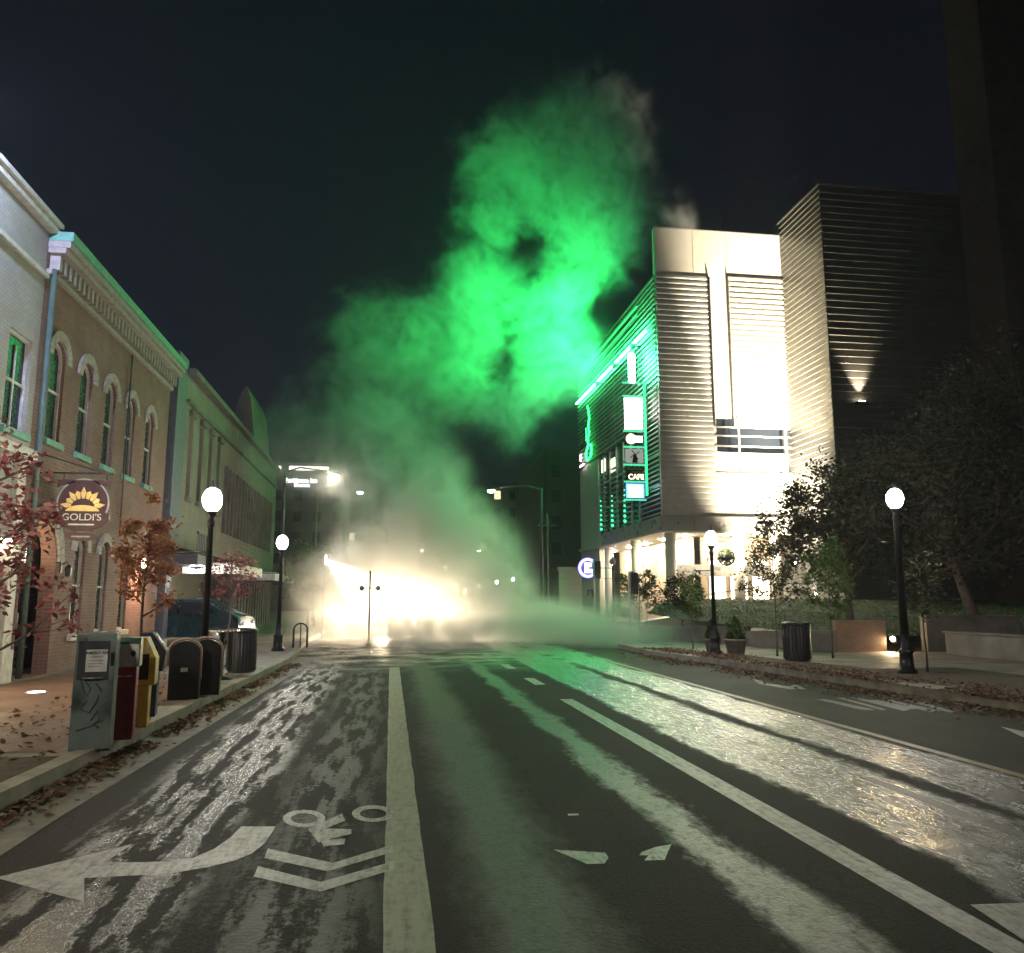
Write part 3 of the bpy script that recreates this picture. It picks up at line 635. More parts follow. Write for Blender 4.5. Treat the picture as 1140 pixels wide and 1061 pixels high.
# entrance ramp
rp = thing('entrance_ramp', 'pale ramp with handrail climbing from the pavement to the lit lobby', 'ramp', (17, 44, 0))
m = MB(); vs = [(13.8, 43.6, .15), (21.6, 43.6, .15), (21.6, 43.6, 1.7), (13.8, 43.6, .5), (13.8, 45.0, .15), (21.6, 45.0, .15), (21.6, 45.0, 1.7), (13.8, 45.0, .5)]
m.add(vs, [(0, 1, 2, 3), (4, 7, 6, 5), (3, 2, 6, 7), (0, 3, 7, 4), (1, 5, 6, 2)]); m.box((21.6, 43.6, .15), (25, 45.0, 1.7)); m.build('slab', M_cream, rp)
m = MB(); m.tube([(13.9, 43.65, 1.4), (21.6, 43.65, 2.6), (25, 43.65, 2.6)], .035, 6); m.tube([(13.9, 43.65, 1.0), (21.6, 43.65, 2.2), (25, 43.65, 2.2)], .025, 6)
for i in range(8): x = 14 + i * 1.5; zz = .5 + max(0, min(7.8, x - 13.8)) * 1.2 / 7.8; m.tube([(x, 43.65, zz), (x, 43.65, zz + .92)], .025, 6)
m.build('handrail', M_fascia, rp); adopt(rp)

# vertical blade sign
SY = 49.0
vs_ = thing('blade_sign', 'tall vertical sign of stacked tenant panels beside the green neon', 'sign', (15.2, SY, 12))
x0, x1 = 14.55, 15.72
zz = lambda py: EYE + (668 - py) * SY / 900 * 1.003
m = MB(); m.box((x1 + .12, SY - .08, zz(548)), (x1 + .2, SY + .08, zz(415))); 
for py in (414, 430, 472, 491, 512, 532, 553): m.box((x0 - .12, SY - .1, zz(py) - .05), (x1 + .12, SY + .02, zz(py) + .05))
m.build('frame', emit('lit_frame', (.06, .6, .28), .9), vs_)
m = MB(); m.box((x1 + .14, SY - .15, zz(548)), (x1 + .22, SY - .09, zz(412))); m.build('edge_tube', emit('edge_neon', (.02, 1, .2), 2), vs_)
m = MB(); m.lathe((15.1, SY, zz(414)), [(.2, 0), (.22, .1), (.22, 1.9), (.1, 2.0)], 12); m.build('green_beacon', emit('beacon', (.1, 1, .45), 120), vs_)
for x in (x1 + .2,):
    for py in (420, 490, 545): MB().box((x, SY - .05, zz(py)), (TX0, SY + .05, zz(py) + .1)).build('wall_bracket', M_dark, vs_)
def panel(n, a, c, mat): m = MB(); m.box((x0, SY - .07, zz(c) + .07), (x1, SY + .01, zz(a) - .07)); return m.build(n, mat, vs_, .0)
panel('white_panel', 431, 471, emit('white_sign_face', (1, 1, .97), 6))
panel('coin_panel', 473, 490, plain('panel_dark', (.03, .04, .035), .4)); panel('windmill_panel', 492, 511, emit('grey_sign_face', (.62, .66, .58), .28)); panel('cafe_panel', 513, 531, MATS['panel_dark']); panel('blue_panel', 533, 552, emit('blue_sign_face', (.10, .25, 1), 2.2))
m = MB(); cz = zz(481.5); disc(m, [(14.93 + .34 * cos(2 * pi * i / 20), cz + .34 * sin(2 * pi * i / 20)) for i in range(20)], SY - .1, SY - .075); m.build('coin_emblem', emit('coin', (1, .9, .45), 1.6), vs_)
m = MB(); m.box((15.2, SY - .1, cz - .22), (15.68, SY - .075, cz + .2)); m.build('coin_lettering', emit('coin_white', (1, .85, .95), 1.8), vs_)
m = MB(); cx, cz = 15.15, zz(502)
disc(m, [(cx - .18, cz - .42), (cx + .18, cz - .42), (cx + .1, cz + .1), (cx, cz + .2), (cx - .1, cz + .1)], SY - .1, SY - .075)
for a in (.7, 2.3, 3.8, 5.4): ca, sa = cos(a), sin(a); disc(m, [(cx + .04 * sa, cz + .1 - .04 * ca), (cx + .36 * ca + .07 * sa, cz + .1 + .36 * sa - .07 * ca), (cx + .36 * ca, cz + .1 + .36 * sa), (cx, cz + .1)], SY - .12, SY - .1)
m.build('windmill_emblem', M_black, vs_)
ML = emit('cafe_letters', (1, .86, .55), 1.8)
text('cafe_lettering', 'CAFE', .46, (15.2, SY - .09, zz(526.5)), FACE_CAM, ML, vs_, .01, .95, .012)
text('tropical_lettering', 'TROPICAL', .25, (15.1, SY - .09, zz(516.5)), FACE_CAM, plain('tropical_green', (.35, .45, .2), .5), vs_, .01, .9)
text('smoothie_lettering', 'SMOOTHIE', .18, (15.3, SY - .09, zz(520.8)), FACE_CAM, plain('smoothie_orange', (.6, .45, .2), .5), vs_, .01, .9)
m = MB(); m.box((x0 + .12, SY - .1, zz(550)), (x1 - .12, SY - .075, zz(536))); m.build('blue_panel_light', emit('pale_blue_face', (.6, .85, 1), 3.5), vs_)
adopt(vs_)
# green floodlights that light the steam; the two beyond the first are added
def gflood(loc, aim, e, size, label):
    t = thing('green_floodlight', label, 'floodlight', loc, group='green floodlights on the street wall')
    m = MB(); m.box((-.18, -.15, -.14), (.12, .15, .14)); m.box((.1, -.03, -.03), (16.2 - loc[0], .03, .03)); m.build('housing', M_black, t)
    m = MB(); m.box((-.2, -.13, -.12), (-.183, .13, .12)); m.build('lens', emit('green_lens', (.03, 1, .2), 7), t)
    l = lamp('SPOT', 'green_beam', (-.24, 0, 0), e, (.02, 1, .14), t, None, spot_size=R(size), spot_blend=1., shadow_soft_size=.1)
    l.rotation_euler = (Vector(aim) - Vector(loc)).to_track_quat('-Z', 'Y').to_euler(); return t
gflood((15.7, 50.5, 18.5), (3, 49, 17.5), 7500, 120, 'green floodlight nearest the blade sign on the street wall')
gflood((15.7, 55, 18.5), (4, 48, 25), 21000, 115, 'added green floodlight in the middle of the neon edge')
gflood((15.7, 60, 18.5), (4.7, 35, 2.5), 7000, 26, 'added green floodlight farthest along the neon edge')

# white flood on the tower and uplights
def wflood(loc, aim, e, size, col, label, name='floodlight', st=60, blend=1.):
    t = thing(name, label, 'floodlight', loc)
    m = MB(); m.lathe((0, 0, -.12), [(.12, -.05), (.13, 0), (.10, .04), (.02, .06)], 12); m.box((-.02, -.02, -.5), (.02, .02, -.1)); m.build('body', M_black, t)
    q = (Vector(aim) - Vector(loc)).to_track_quat('-Z', 'Y').to_euler(); dv = (Vector(aim) - Vector(loc)).normalized()
    m = MB(); m.ball(dv * .12, .07, 10, 6); m.build('lens', emit('flood_lens' + str(int(st)), col, st), t)
    lamp('SPOT', 'flood_beam', dv * .25, e, col, t, None, spot_size=R(size), spot_blend=blend, shadow_soft_size=.08).rotation_euler = q
    return t
wflood((23.3, 42.3, 1.9), (23.9, 47, 16.5), 200000, 42, (1, .88, .66), 'floodlight on the lawn aimed up at the tower louvres')
wflood((21.8, 41.6, 3.6), (23.3, 47, 9.5), 16000, 84, (1, .88, .66), 'floodlight on a mast in front of the louvred tower')
# ------------------------------------------------------------------ RIGHT: dark block
dk = thing('dark_block', 'tall dark block with horizontal metal siding right of the floodlit tower', 'building', (24.7, 41.9, 0))
DX, DY, DZ = 24.75, 41.9, 26.2
m = MB(); m.box((DX, DY, 0), (60, 70, DZ)); m.build('wall', M_loud, dk)
def siding(name, p, q, z0, z1, step, dep, mat):
    m = MB(); z = z0; (ax, ay), (bx_, by) = p, q; d = Vector((bx_ - ax, by - ay)).normalized(); nx, ny = -d.y * -1 * -1, d.x * -1
    nx, ny = (d.y, -d.x)
    while z < z1:
        zt = z + step * .94
        m.add([(ax + nx * .01, ay + ny * .01, z), (bx_ + nx * .01, by + ny * .01, z), (ax + nx * dep, ay + ny * dep, z + .02), (bx_ + nx * dep, by + ny * dep, z + .02), (ax + nx * .012, ay + ny * .012, zt), (bx_ + nx * .012, by + ny * .012, zt)], [(0, 1, 3, 2), (2, 3, 5, 4)]); z += step
    return m.build(name, mat, dk)
siding('front_siding', (DX + .02, DY), (60, DY), 3.0, DZ - .2, .42, .05, M_loud)
siding('side_siding', (DX, 47), (DX, DY + .02), 6, DZ - .2, .36, .05, M_loud)
m = MB(); m.box((DX - .06, DY - .06, DZ), (60, 70, DZ + .12)); m.build('coping', M_loud, dk); adopt(dk)
wl_ = thing('wall_uplight', 'small bright uplight on the dark block beyond the trees', 'wall lamp', (26.4, DY - .12, 12.9))
m = MB(); m.box((-.3, -.25, -.12), (.3, .12, 0)); m.box((-.8, .02, -.14), (.8, .12, -.05)); m.build('housing', M_black, wl_); m = MB(); m.box((-.2, -.22, .003), (.2, -.02, .03)); m.build('lens', emit('uplight_lens', (1, .85, .6), 30), wl_)
lamp('SPOT', 'up_beam', (0, -.32, .08), 2600, (1, .84, .6), wl_, None, spot_size=R(58), spot_blend=.9, shadow_soft_size=.05).rotation_euler = (R(180 - 8), 0, 0)
# very tall brown tower at the right edge
tt = thing('brown_tower', 'very tall dark brown building cut off by the right edge', 'building', (31, 34, 0))
m = MB(); m.box((33.6, 38.6, 0), (52, 41.5, 48)); m.build('wall', plain('brown_masonry', (.05, .036, .028), .8, var=.3, nscale=1), tt)
m = MB(); 
for i in range(12): m.box((33.57, 38.55, 3 + i * 3.4), (48, 38.6, 3.15 + i * 3.4))
m.build('floor_band', MATS['brown_masonry'], tt); adopt(tt)

# ------------------------------------------------------------------ RIGHT: retaining walls, lawn
rw = thing('retaining_wall', 'long low grey retaining wall holding up the lawn', 'wall', (14, 26, 0))
m = MB(); L = [(9.9, 32), (11.9, 26.5), (13.0, 22.6)]
for (ax, ay), (bx_, by) in zip(L, L[1:]):
    m.add([(ax, ay, .15), (bx_, by, .15), (bx_, by, .78), (ax, ay, .62), (ax + .3, ay + .12, .15), (bx_ + .3, by + .12, .15), (bx_ + .3, by + .12, .78), (ax + .3, ay + .12, .62)], [(0, 3, 2, 1), (4, 5, 6, 7), (3, 7, 6, 2), (0, 4, 7, 3), (1, 2, 6, 5)])
m.build('wall_body', M_conc, rw); adopt(rw)
bw = tag(MB().box((13.02, 22.6, .15), (14.6, 22.9, 1.0)).box((13.0, 22.57, 1.0), (14.63, 22.93, 1.06)).build('brick_wall', mat_brick('pink_brick', (.32, .2, .14), (.27, .16, .11), (.24, .2, .16)), None, .005), 'short low pinkish brick wall beside the ground light', 'wall')
tag(MB().box((15.8, 22.4, .15), (18.9, 22.7, 1.15)).box((15.8, 22.37, 1.15), (18.9, 22.73, 1.2)).build('concrete_wall', M_conc, None, .005), 'low concrete planter wall right of the near lamp post', 'wall')
tag(MB().box((19.3, 22.0, .15), (27, 22.3, .9)).build('concrete_wall', plain('dark_concrete', (.12, .11, .095), .85), None, .005), 'dark concrete wall under the leaning tree at the right edge', 'wall')
tag(MB().box((15.5, 17.4, .15), (15.9, 21.2, .75)).box((15.45, 17.35, .75), (15.95, 21.25, .8)).build('low_bench_wall', M_conc, None, .01), 'short pale concrete block at the right edge by the litter', 'wall')
M_lawn = plain('lawn_soil', (.02, .035, .012), .95, var=.4, nscale=5)
m = MB(); nx_, ny_ = 16, 14; gp = []
def lawn_z(x, y): return .6 + max(0, min(1, (y - 24) / 17)) * 1.1 + .06 * mn.noise(Vector((x * .5, y * .5, 0)))
def lawn_x0(y): return 10.2 + (32 - y) * .33 if y < 32 else 10.2 + (y - 32) * .45
for j in range(ny_ + 1):
    y = 22.95 + (41.8 - 22.95) * j / ny_
    for i in range(nx_ + 1): x = lawn_x0(y) + (32 - lawn_x0(y)) * i / nx_; gp.append((x, y, lawn_z(x, y)))
m.add(gp, [(j * (nx_ + 1) + i, j * (nx_ + 1) + i + 1, (j + 1) * (nx_ + 1) + i + 1, (j + 1) * (nx_ + 1) + i) for j in range(ny_) for i in range(nx_)], True); struct(m.build('terrain', M_lawn))
m = MB(); rg = random.Random(21)
for _ in range(26000):
    y = rg.uniform(23, 41.5); x = rg.uniform(lawn_x0(y), 31); z = lawn_z(x, y) - .02; a = rg.uniform(0, 6.28); h = rg.uniform(.04, .1); w = .022
    m.add([(x - w * cos(a), y - w * sin(a), z), (x + w * cos(a), y + w * sin(a), z), (x + rg.uniform(-.06, .06), y + rg.uniform(-.06, .06), z + h)], [(0, 1, 2)])
tag(m.build('grass', mat_leaf('grass_blades', [(.05, .11, .02), (.08, .15, .03), (.04, .08, .02)])), 'mown green lawn sloping up to the floodlit building', 'grass', kind='stuff')
gl = wflood((14.95, 22.7, .55), (13.9, 22.2, .2), 90, 150, (1, .74, .42), 'round ground light glowing at the foot of the brick wall', 'ground_light', 120)

# ------------------------------------------------------------------ trees
LEAF = {'red': mat_leaf('red_leaves', [(.30, .08, .08), (.19, .05, .06), (.38, .14, .12), (.13, .04, .045)]),
        'rust': mat_leaf('rust_leaves', [(.34, .13, .06), (.22, .07, .04), (.42, .20, .10), (.14, .05, .03)]),
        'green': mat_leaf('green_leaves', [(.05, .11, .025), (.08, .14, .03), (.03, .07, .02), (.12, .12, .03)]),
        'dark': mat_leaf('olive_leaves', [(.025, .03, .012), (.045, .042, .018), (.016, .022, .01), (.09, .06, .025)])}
def tree(name, label, x, y, z, h, r, crown_z, leaf, nleaf, ls, seed, trunk=.04, lean=(0, 0), cat='tree', group=None, limbs=9, gap=.35, sq=1.):
    t = thing(name, label, cat, (x, y, z), group=group); rg = random.Random(seed)
    m = MB(); tips = []
    top = Vector((lean[0], lean[1], h * .82)); base = Vector((0, 0, 0))
    tr = [base.lerp(top, i / 6) + Vector((rg.uniform(-1, 1), rg.uniform(-1, 1), 0)) * trunk * (.6 if i else 0) for i in range(7)]
    m.tube(tr, [trunk * (1.25 if i == 0 else 1 - i * .13) for i in range(7)], 8)
    for k in range(limbs):
        f = crown_z / h + (1 - crown_z / h) * .8 * (k + .3) / limbs; f = min(.98, f / .82 * .95)
        p = base.lerp(top, f); a = k * 2.4 + rg.uniform(-.4, .4); L_ = r * rg.uniform(.6, 1.0) * (1.1 - .45 * k / limbs)
        q = p + Vector((cos(a) * L_ * .55, sin(a) * L_ * .55, L_ * .35)); s = p + Vector((cos(a) * L_, sin(a) * L_, L_ * rg.uniform(.45, .9) * sq))
        m.tube([p, q, s], [trunk * .42, trunk * .28, trunk * .1], 5); tips += [q, s]
        for j in range(3):
            b_ = a + rg.uniform(-1, 1); e = q + Vector((cos(b_), sin(b_), rg.uniform(.1, .9))) * L_ * .5; m.tube([q, e], [trunk * .18, trunk * .06], 4); tips.append(e)
    tips.append(top)
    m.build('trunk', M_bark, t)
    c = MB(); mid = Vector((lean[0] * .8, lean[1] * .8, (h + crown_z) / 2)); hz = (h - crown_z) / 2
    # clumps near branch tips inside an uneven ellipsoid
    cl = []
    for _ in range(int(limbs * 5)):
        d = Vector((rg.gauss(0, 1), rg.gauss(0, 1), rg.gauss(0, 1))).normalized() * rg.uniform(.35, 1.0)
        cl.append((mid + Vector((d.x * r, d.y * r, d.z * hz)), r * rg.uniform(.14, .32)))
    cl += [(p, r * rg.uniform(.15, .3)) for p in tips]
    i = 0; tries = 0
    while i < nleaf and tries < nleaf * 4:
        tries += 1
        q, cr = cl[rg.randrange(len(cl))]; p = q + Vector((rg.gauss(0, .5), rg.gauss(0, .5), rg.gauss(0, .5))) * cr
        if mn.noise(p * (1.6 / max(.3, r * .5)) + Vector((seed, 0, 0))) < -gap + rg.uniform(-.1, .1): continue
        s = ls * rg.uniform(.6, 1.3); mt = Matrix.Translation(p) @ Matrix.Rotation(rg.uniform(0, 6.28), 4, 'Z') @ Matrix.Rotation(rg.uniform(-1.2, 1.2), 4, 'X') @ Matrix.Rotation(rg.uniform(-1.2, 1.2), 4, 'Y')
        c.add([mt @ Vector(v) for v in ((-s, 0, 0), (-.1 * s, -.5 * s, .12 * s), (s, 0, 0), (-.1 * s, .5 * s, .12 * s))], [(0, 1, 2), (0, 2, 3)]); i += 1
    c.build('crown', LEAF[leaf], t); return t
tree('maple_tree', 'slender red leaved young maple at the left edge by the newspaper boxes', -3.62, 8.0, .15, 3.35, .62, .95, 'red', 1500, .042, 2, .035, gap=.15)
tree('maple_tree', 'columnar rust coloured maple behind the newspaper boxes', -3.45, 12.2, .15, 3.05, .46, 1.3, 'rust', 2600, .036, 3, .035, gap=.4)
tree('maple_tree', 'sparse red young tree behind the black bin', -3.6, 19.3, .15, 2.75, .62, 1.35, 'red', 700, .045, 4, .03, gap=.1)
tree('street_tree', 'dark green street tree on the far left corner past the second lamp post', -4.0, 41, .15, 4.6, 1.4, 1.2, 'green', 3500, .09, 5, .07)
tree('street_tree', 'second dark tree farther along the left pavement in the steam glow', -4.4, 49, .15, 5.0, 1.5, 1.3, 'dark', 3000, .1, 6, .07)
tree('young_tree', 'small dark pear shaped tree left of the middle lamp post', 9.35, 24.6, .15, 2.35, .38, .9, 'green', 1400, .045, 7, .02)
tree('young_tree', 'small round dark tree left of the bright column half lost in steam', 12.6, 40.5, .15, 3.3, 1.1, .9, 'green', 2600, .07, 8, .04)
tree('young_tree', 'wider dark tree right of the flower basket in the steam', 13.4, 36.5, .15, 2.9, 1.05, .5, 'dark', 2800, .07, 9, .04)
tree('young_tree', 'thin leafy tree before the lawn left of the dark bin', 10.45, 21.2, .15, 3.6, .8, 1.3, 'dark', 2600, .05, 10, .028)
tree('young_tree', 'bushy green young tree in front of the pinkish wall', 11.5, 20.2, .15, 3.3, .72, 1.05, 'green', 3000, .05, 11, .028)
tree('young_tree', 'thin dark young tree right of the near lamp post', 11.3, 16.1, .15, 2.7, .6, 1.1, 'dark', 900, .045, 12, .022)
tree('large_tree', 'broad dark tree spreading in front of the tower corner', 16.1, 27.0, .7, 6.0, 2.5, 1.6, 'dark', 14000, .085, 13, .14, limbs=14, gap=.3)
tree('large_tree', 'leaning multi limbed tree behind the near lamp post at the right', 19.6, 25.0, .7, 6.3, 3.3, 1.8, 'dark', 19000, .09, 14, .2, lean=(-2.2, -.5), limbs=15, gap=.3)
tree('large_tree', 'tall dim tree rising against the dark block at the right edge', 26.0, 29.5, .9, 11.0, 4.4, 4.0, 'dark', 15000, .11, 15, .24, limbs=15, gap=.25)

# planters
def pot(x, y, r, h, label, leaf, seed, bh):
    t = thing('planter', label, 'planter', (x, y, .15)); m = MB(); m.lathe((0, 0, 0), [(r * .72, 0), (r * .95, h * .85), (r * 1.05, h * .86), (r * 1.05, h), (r * .9, h), (r * .88, h * .9)], 18); m.build('pot', plain('terracotta_grey', (.2, .17, .14), .8), t)
    c = MB(); rg = random.Random(seed)
    for _ in range(1300):
        z = rg.random() ** 1.3; rad = r * .95 * (1 - z) ** .6 * rg.uniform(.6, 1); a = rg.uniform(0, 6.28); p = Vector((rad * cos(a), rad * sin(a), h + z * bh)); s = .04
        mt = Matrix.Translation(p) @ Matrix.Rotation(a, 4, 'Z') @ Matrix.Rotation(rg.uniform(-1, 1), 4, 'Y') @ Matrix.Rotation(rg.uniform(-1, 1), 4, 'X')
        c.add([mt @ Vector(v) for v in ((-s, 0, 0), (0, -.5 * s, 0), (s, 0, 0), (0, .5 * s, 0))], [(0, 1, 2, 3)])
    c.build('shrub', LEAF[leaf], t)
pot(9.75, 22.3, .32, .42, 'large round pot with conical shrub right of the middle lamp post', 'green', 1, .62); pot(9.3, 22.9, .24, .4, 'smaller pot with shrub tucked beside the lamp post foot', 'green', 2, .55)

# ------------------------------------------------------------------ street lamps
def street_lamp(label, x, y, h=3.55, st=75, basket=None, wide=1.):
    t = thing('street_lamp', label, 'street lamp', (x, y, .15), group='black acorn street lamps')
    m = MB(); m.lathe((0, 0, 0), [(.2, 0), (.2, .06), (.15, .1), (.13, .4), (.16, .44), (.1, .5), (.075, .75), (.09, .78)], 16); m.build('base', M_black, t)
    m = MB(); m.lathe((0, 0, .75), [(.065 * wide, 0), (.05 * wide, h - 1.2), (.07, h - 1.19), (.07, h - 1.1), (.045, h - 1.05), (.1, h - .95), (.12, h - .92)], 12); m.build('pole', M_black, t)
    m = MB(); m.lathe((0, 0, h - .17), [(.09, .02), (.14, .08), (.17, .18), (.165, .27), (.12, .37), (.05, .42)], 18); m.build('globe', emit('lamp_globe', (1, .93, .80), st) if st else plain('unlit_globe', (.3, .3, .28), .4), t)
    m = MB(); m.lathe((0, 0, h + .25), [(.06, 0), (.04, .04), (.02, .12), (.005, .16)], 10); m.build('finial', M_black, t)
    m = MB(); m.tube([(0, 0, h - .9), (-.55, 0, h - .9)], .014, 6); m.build('banner_arm', M_black, t)
    if basket:
        bx_, bz = basket; t2 = thing('hanging_basket', 'dark round flower basket hanging from ' + label.split(' lamp')[0].replace('lit black acorn', 'the') + ' lamp', 'hanging basket', (x + bx_, y, .15 + bz)); m = MB(); m.ball((0, 0, 0), .19, 14, 8, (1, 1, .6)); m.build('bowl', M_dark, t2)
        rg = random.Random(int(x * 9)); c = MB()
        for _ in range(420):
            d = Vector((rg.gauss(0, 1), rg.gauss(0, 1), rg.gauss(0, 1))).normalized() * .24; s = .045; mt = Matrix.Translation(d) @ Matrix.Rotation(rg.uniform(0, 6), 4, 'Z') @ Matrix.Rotation(rg.uniform(-1.5, 1.5), 4, 'X')
            c.add([mt @ Vector(v) for v in ((-s, 0, 0), (0, -.6 * s, 0), (s, 0, 0), (0, .6 * s, 0))], [(0, 1, 2, 3)])
        c.build('flowers', LEAF['green'], t2); m = MB(); m.tube([(0, 0, .2), (0, 0, .45)], .008, 5); m.tube([(0, 0, .45), (-bx_, 0, .48)], .012, 5); m.build('hook', M_black, t2)
    return t
street_lamp('nearest left acorn lamp by the black bins', -3.22, 15.1, 3.25, 200)
street_lamp('farther left acorn lamp beside the bike rack', -3.33, 25.6, 3.22, 200)
street_lamp('near right acorn lamp at the leaf litter', 10.7, 15.9, 3.63, 200, wide=1.3)
street_lamp('middle right acorn lamp by the round pots', 9.25, 22.6, 3.26, 200, (.45, 2.75))
street_lamp('acorn lamp on the left pavement nearest the viewer, outside the picture', -3.4, 5.0, 3.5, 62)
street_lamp('acorn lamp on the right pavement nearest the viewer, outside the picture', 11.0, 6.5, 3.5, 50)
street_lamp('unlit far right acorn lamp in front of the bright wall', 12.2, 44, 3.6, 0, (.5, 2.75))

led = thing('parapet_floodlight', 'cool white floodlight on the parapet of the pale building', 'floodlight', (-6.4, 12.0, 9.4))
m = MB(); m.box((-.6, -.04, -.3), (0, .04, -.24)); m.box((-.12, -.15, -.26), (.12, .15, 0)); m.build('housing', M_black, led); m = MB(); m.box((-.1, .152, -.22), (.1, .16, -.04)); m.build('lens', emit('led_lens', (.6, .66, 1), 60), led)
lamp('SPOT', 'led_beam', (0, .25, -.1), 1300, (.52, .62, 1), led, None, spot_size=R(150), spot_blend=.5, shadow_soft_size=.08).rotation_euler = Vector((.35, 1, .12)).to_track_quat('-Z', 'Y').to_euler()
# street clutter, left pavement
def clutter():
    # grey-green newspaper box
    t = thing('newspaper_box', 'tall grey green newspaper box with graffiti and paper notice', 'newspaper box', (-3.03, 9.22, .15), R(11)); M_gg = plain('faded_green_enamel', (.13, .165, .145), .5, .1, var=.2, nscale=5)
    m = MB(); m.box((-.19, -.2, .0), (.19, .2, 1.2)); m.build('cabinet', M_gg, t, .012)
    m = MB(); m.box((-.16, -.212, .72), (.13, -.2, 1.12)); m.build('door_frame', M_dark, t)
    m = MB(); m.box((-.085, -.222, .80), (.115, -.213, 1.03)); m.build('notice', plain('paper', (.55, .54, .5), .8), t)
    text('notice_heading', 'AMERICAN', .04, (.015, -.223, .995), FACE_CAM, M_black, t, .001, 1.05, .001); text('notice_line', 'CLASSIFIED', .026, (.015, -.223, .955), FACE_CAM, M_dark, t, .001)
    m = MB()
    for i in range(3): m.box((-.06, -.2235, .91 - i * .03), (.09 - .02 * i, -.2225, .92 - i * .03))
    m.build('notice_text', MATS['sign_grey'], t)
    m = MB(); rg = random.Random(3)
    for pts in ([(-.12, .74), (-.09, .62), (-.05, .55), (-.02, .62), (-.08, .72)], [(-.05, .5), (-.1, .42), (-.02, .38), (.04, .48), (.06, .56)], [(0, .3), (.06, .4), (.08, .3), (.02, .26), (.08, .22)], [(-.13, .2), (.0, .24), (.12, .3)], [(.02, .68), (.08, .6)]):
        m.tube([(x, -.203, z) for x, z in pts], .007, 5)
    m.build('graffiti', plain('graffiti_ink', (.03, .05, .045), .5), t)
    m = MB(); m.box((.145, -.215, .86), (.175, -.2, 1.0)); m.build('coin_slot', M_black, t)
    m = MB(); m.tube([(-.1, -.2, .735), (-.1, -.24, .735), (.08, -.24, .735), (.08, -.2, .735)], .008, 6); m.build('handle', M_fascia, t)
    for sx_ in (-1, 1): MB().box((sx_ * .16 - .03, -.17, -.0), (sx_ * .16 + .03, .17, -.02)).build('foot', M_black, t)
    # red & white box
    t = thing('newspaper_box', 'dark red newspaper box with scuffed white top beside the grey green one', 'newspaper box', (-2.93, 9.78, .15), R(11)); M_rd = plain('dark_red_enamel', (.20, .012, .025), .35, .1)
    m = MB(); m.box((-.17, -.19, 0), (.17, .19, .8)); m.build('pedestal', M_rd, t, .012)
    m = MB(); m.box((-.19, -.21, .8), (.19, .2, 1.06)); m.build('cabinet', plain('scuffed_white', (.42, .38, .34), .5, var=.4, nscale=14), t, .01)
    m = MB(); m.add([(-.2, -.22, 1.06), (.2, -.22, 1.06), (.2, .2, 1.06), (-.2, .2, 1.06), (-.2, -.2, 1.14), (.2, -.16, 1.12), (.2, .2, 1.12), (-.2, .2, 1.14)], [(0, 3, 2, 1), (4, 5, 6, 7), (0, 1, 5, 4), (1, 2, 6, 5), (2, 3, 7, 6), (3, 0, 4, 7)]); m.box((.191, -.21, .8), (.2, .2, 1.058)); m.build('lid', plain('dark_green_enamel', (.02, .08, .04), .4), t)
    m = MB(); disc(m, [(.12 + .03 * cos(a / 3), .95 + .035 * sin(a / 3)) for a in range(19)], -.214, -.211); m.build('door_emblem', M_black, t)
    m = MB(); m.tube([(-.11, -.19, .7), (-.11, -.225, .7), (.11, -.225, .7), (.11, -.19, .7)], .008, 6); m.build('handle', M_fascia, t); m = MB(); m.box((-.12, -.194, .08), (.12, -.19, .6)); m.build('door', plain('scratched_red', (.13, .01, .02), .45, var=.5, nscale=16), t, .003)
    m = MB(); m.box((-.17, -.216, .86), (-.02, -.211, 1.0)); m.build('poster', plain('pink_paper', (.5, .36, .36), .8, var=.3, nscale=20), t)
    # yellow
    t = thing('newspaper_box', 'yellow newspaper box with sloped hood third in the row', 'newspaper box', (-2.96, 10.65, .15), R(9)); M_y = plain('yellow_enamel', (.50, .36, .04), .4, .1)
    m = MB(); m.box((-.14, -.15, 0), (.14, .15, .58)); m.build('pedestal', M_y, t, .01)
    m = MB(); pr = [(-.24, .56), (.24, .56), (.24, .92), (.05, 1.2), (-.24, 1.2)]; n = 5
    m.add([(x, -.2, z) for x, z in pr] + [(x, .2, z) for x, z in pr], [tuple(range(n)), tuple(range(n, 2 * n))[::-1]] + [(i, n + i, n + (i + 1) % n, (i + 1) % n) for i in range(n)]); m.build('cabinet', M_y, t, .012)
    m = MB(); m.box((-.16, -.212, .64), (.12, -.2, .98)); m.build('window', M_glass, t); m = MB(); m.box((.06, -.22, 1.0), (.1, -.2, 1.14)); m.build('coin_slot', M_trim, t)
    # blue
    t = thing('newspaper_box', 'blue newspaper box with white rimmed hood last in the row', 'newspaper box', (-3.1, 11.55, .15), R(9)); M_b = plain('navy_enamel', (.02, .03, .11), .4, .1)
    m = MB(); m.box((-.12, -.15, 0), (.12, .15, .7)); m.build('pedestal', M_b, t, .01)
    m = MB(); pr = [(-.24, .68), (.22, .68), (.26, .98), (.0, 1.26), (-.24, 1.26)]
    m.add([(x, -.2, z) for x, z in pr] + [(x, .2, z) for x, z in pr], [tuple(range(n)), tuple(range(n, 2 * n))[::-1]] + [(i, n + i, n + (i + 1) % n, (i + 1) % n) for i in range(n)]); m.build('cabinet', M_b, t, .012)
    m = MB(); m.tube([(.0, -.21, 1.27), (.27, -.21, .98), (.23, -.21, .7)], .018, 6); m.build('rim', M_white, t); m = MB(); m.box((-.16, -.212, .76), (.1, -.2, 1.05)); m.build('window', M_glass, t)
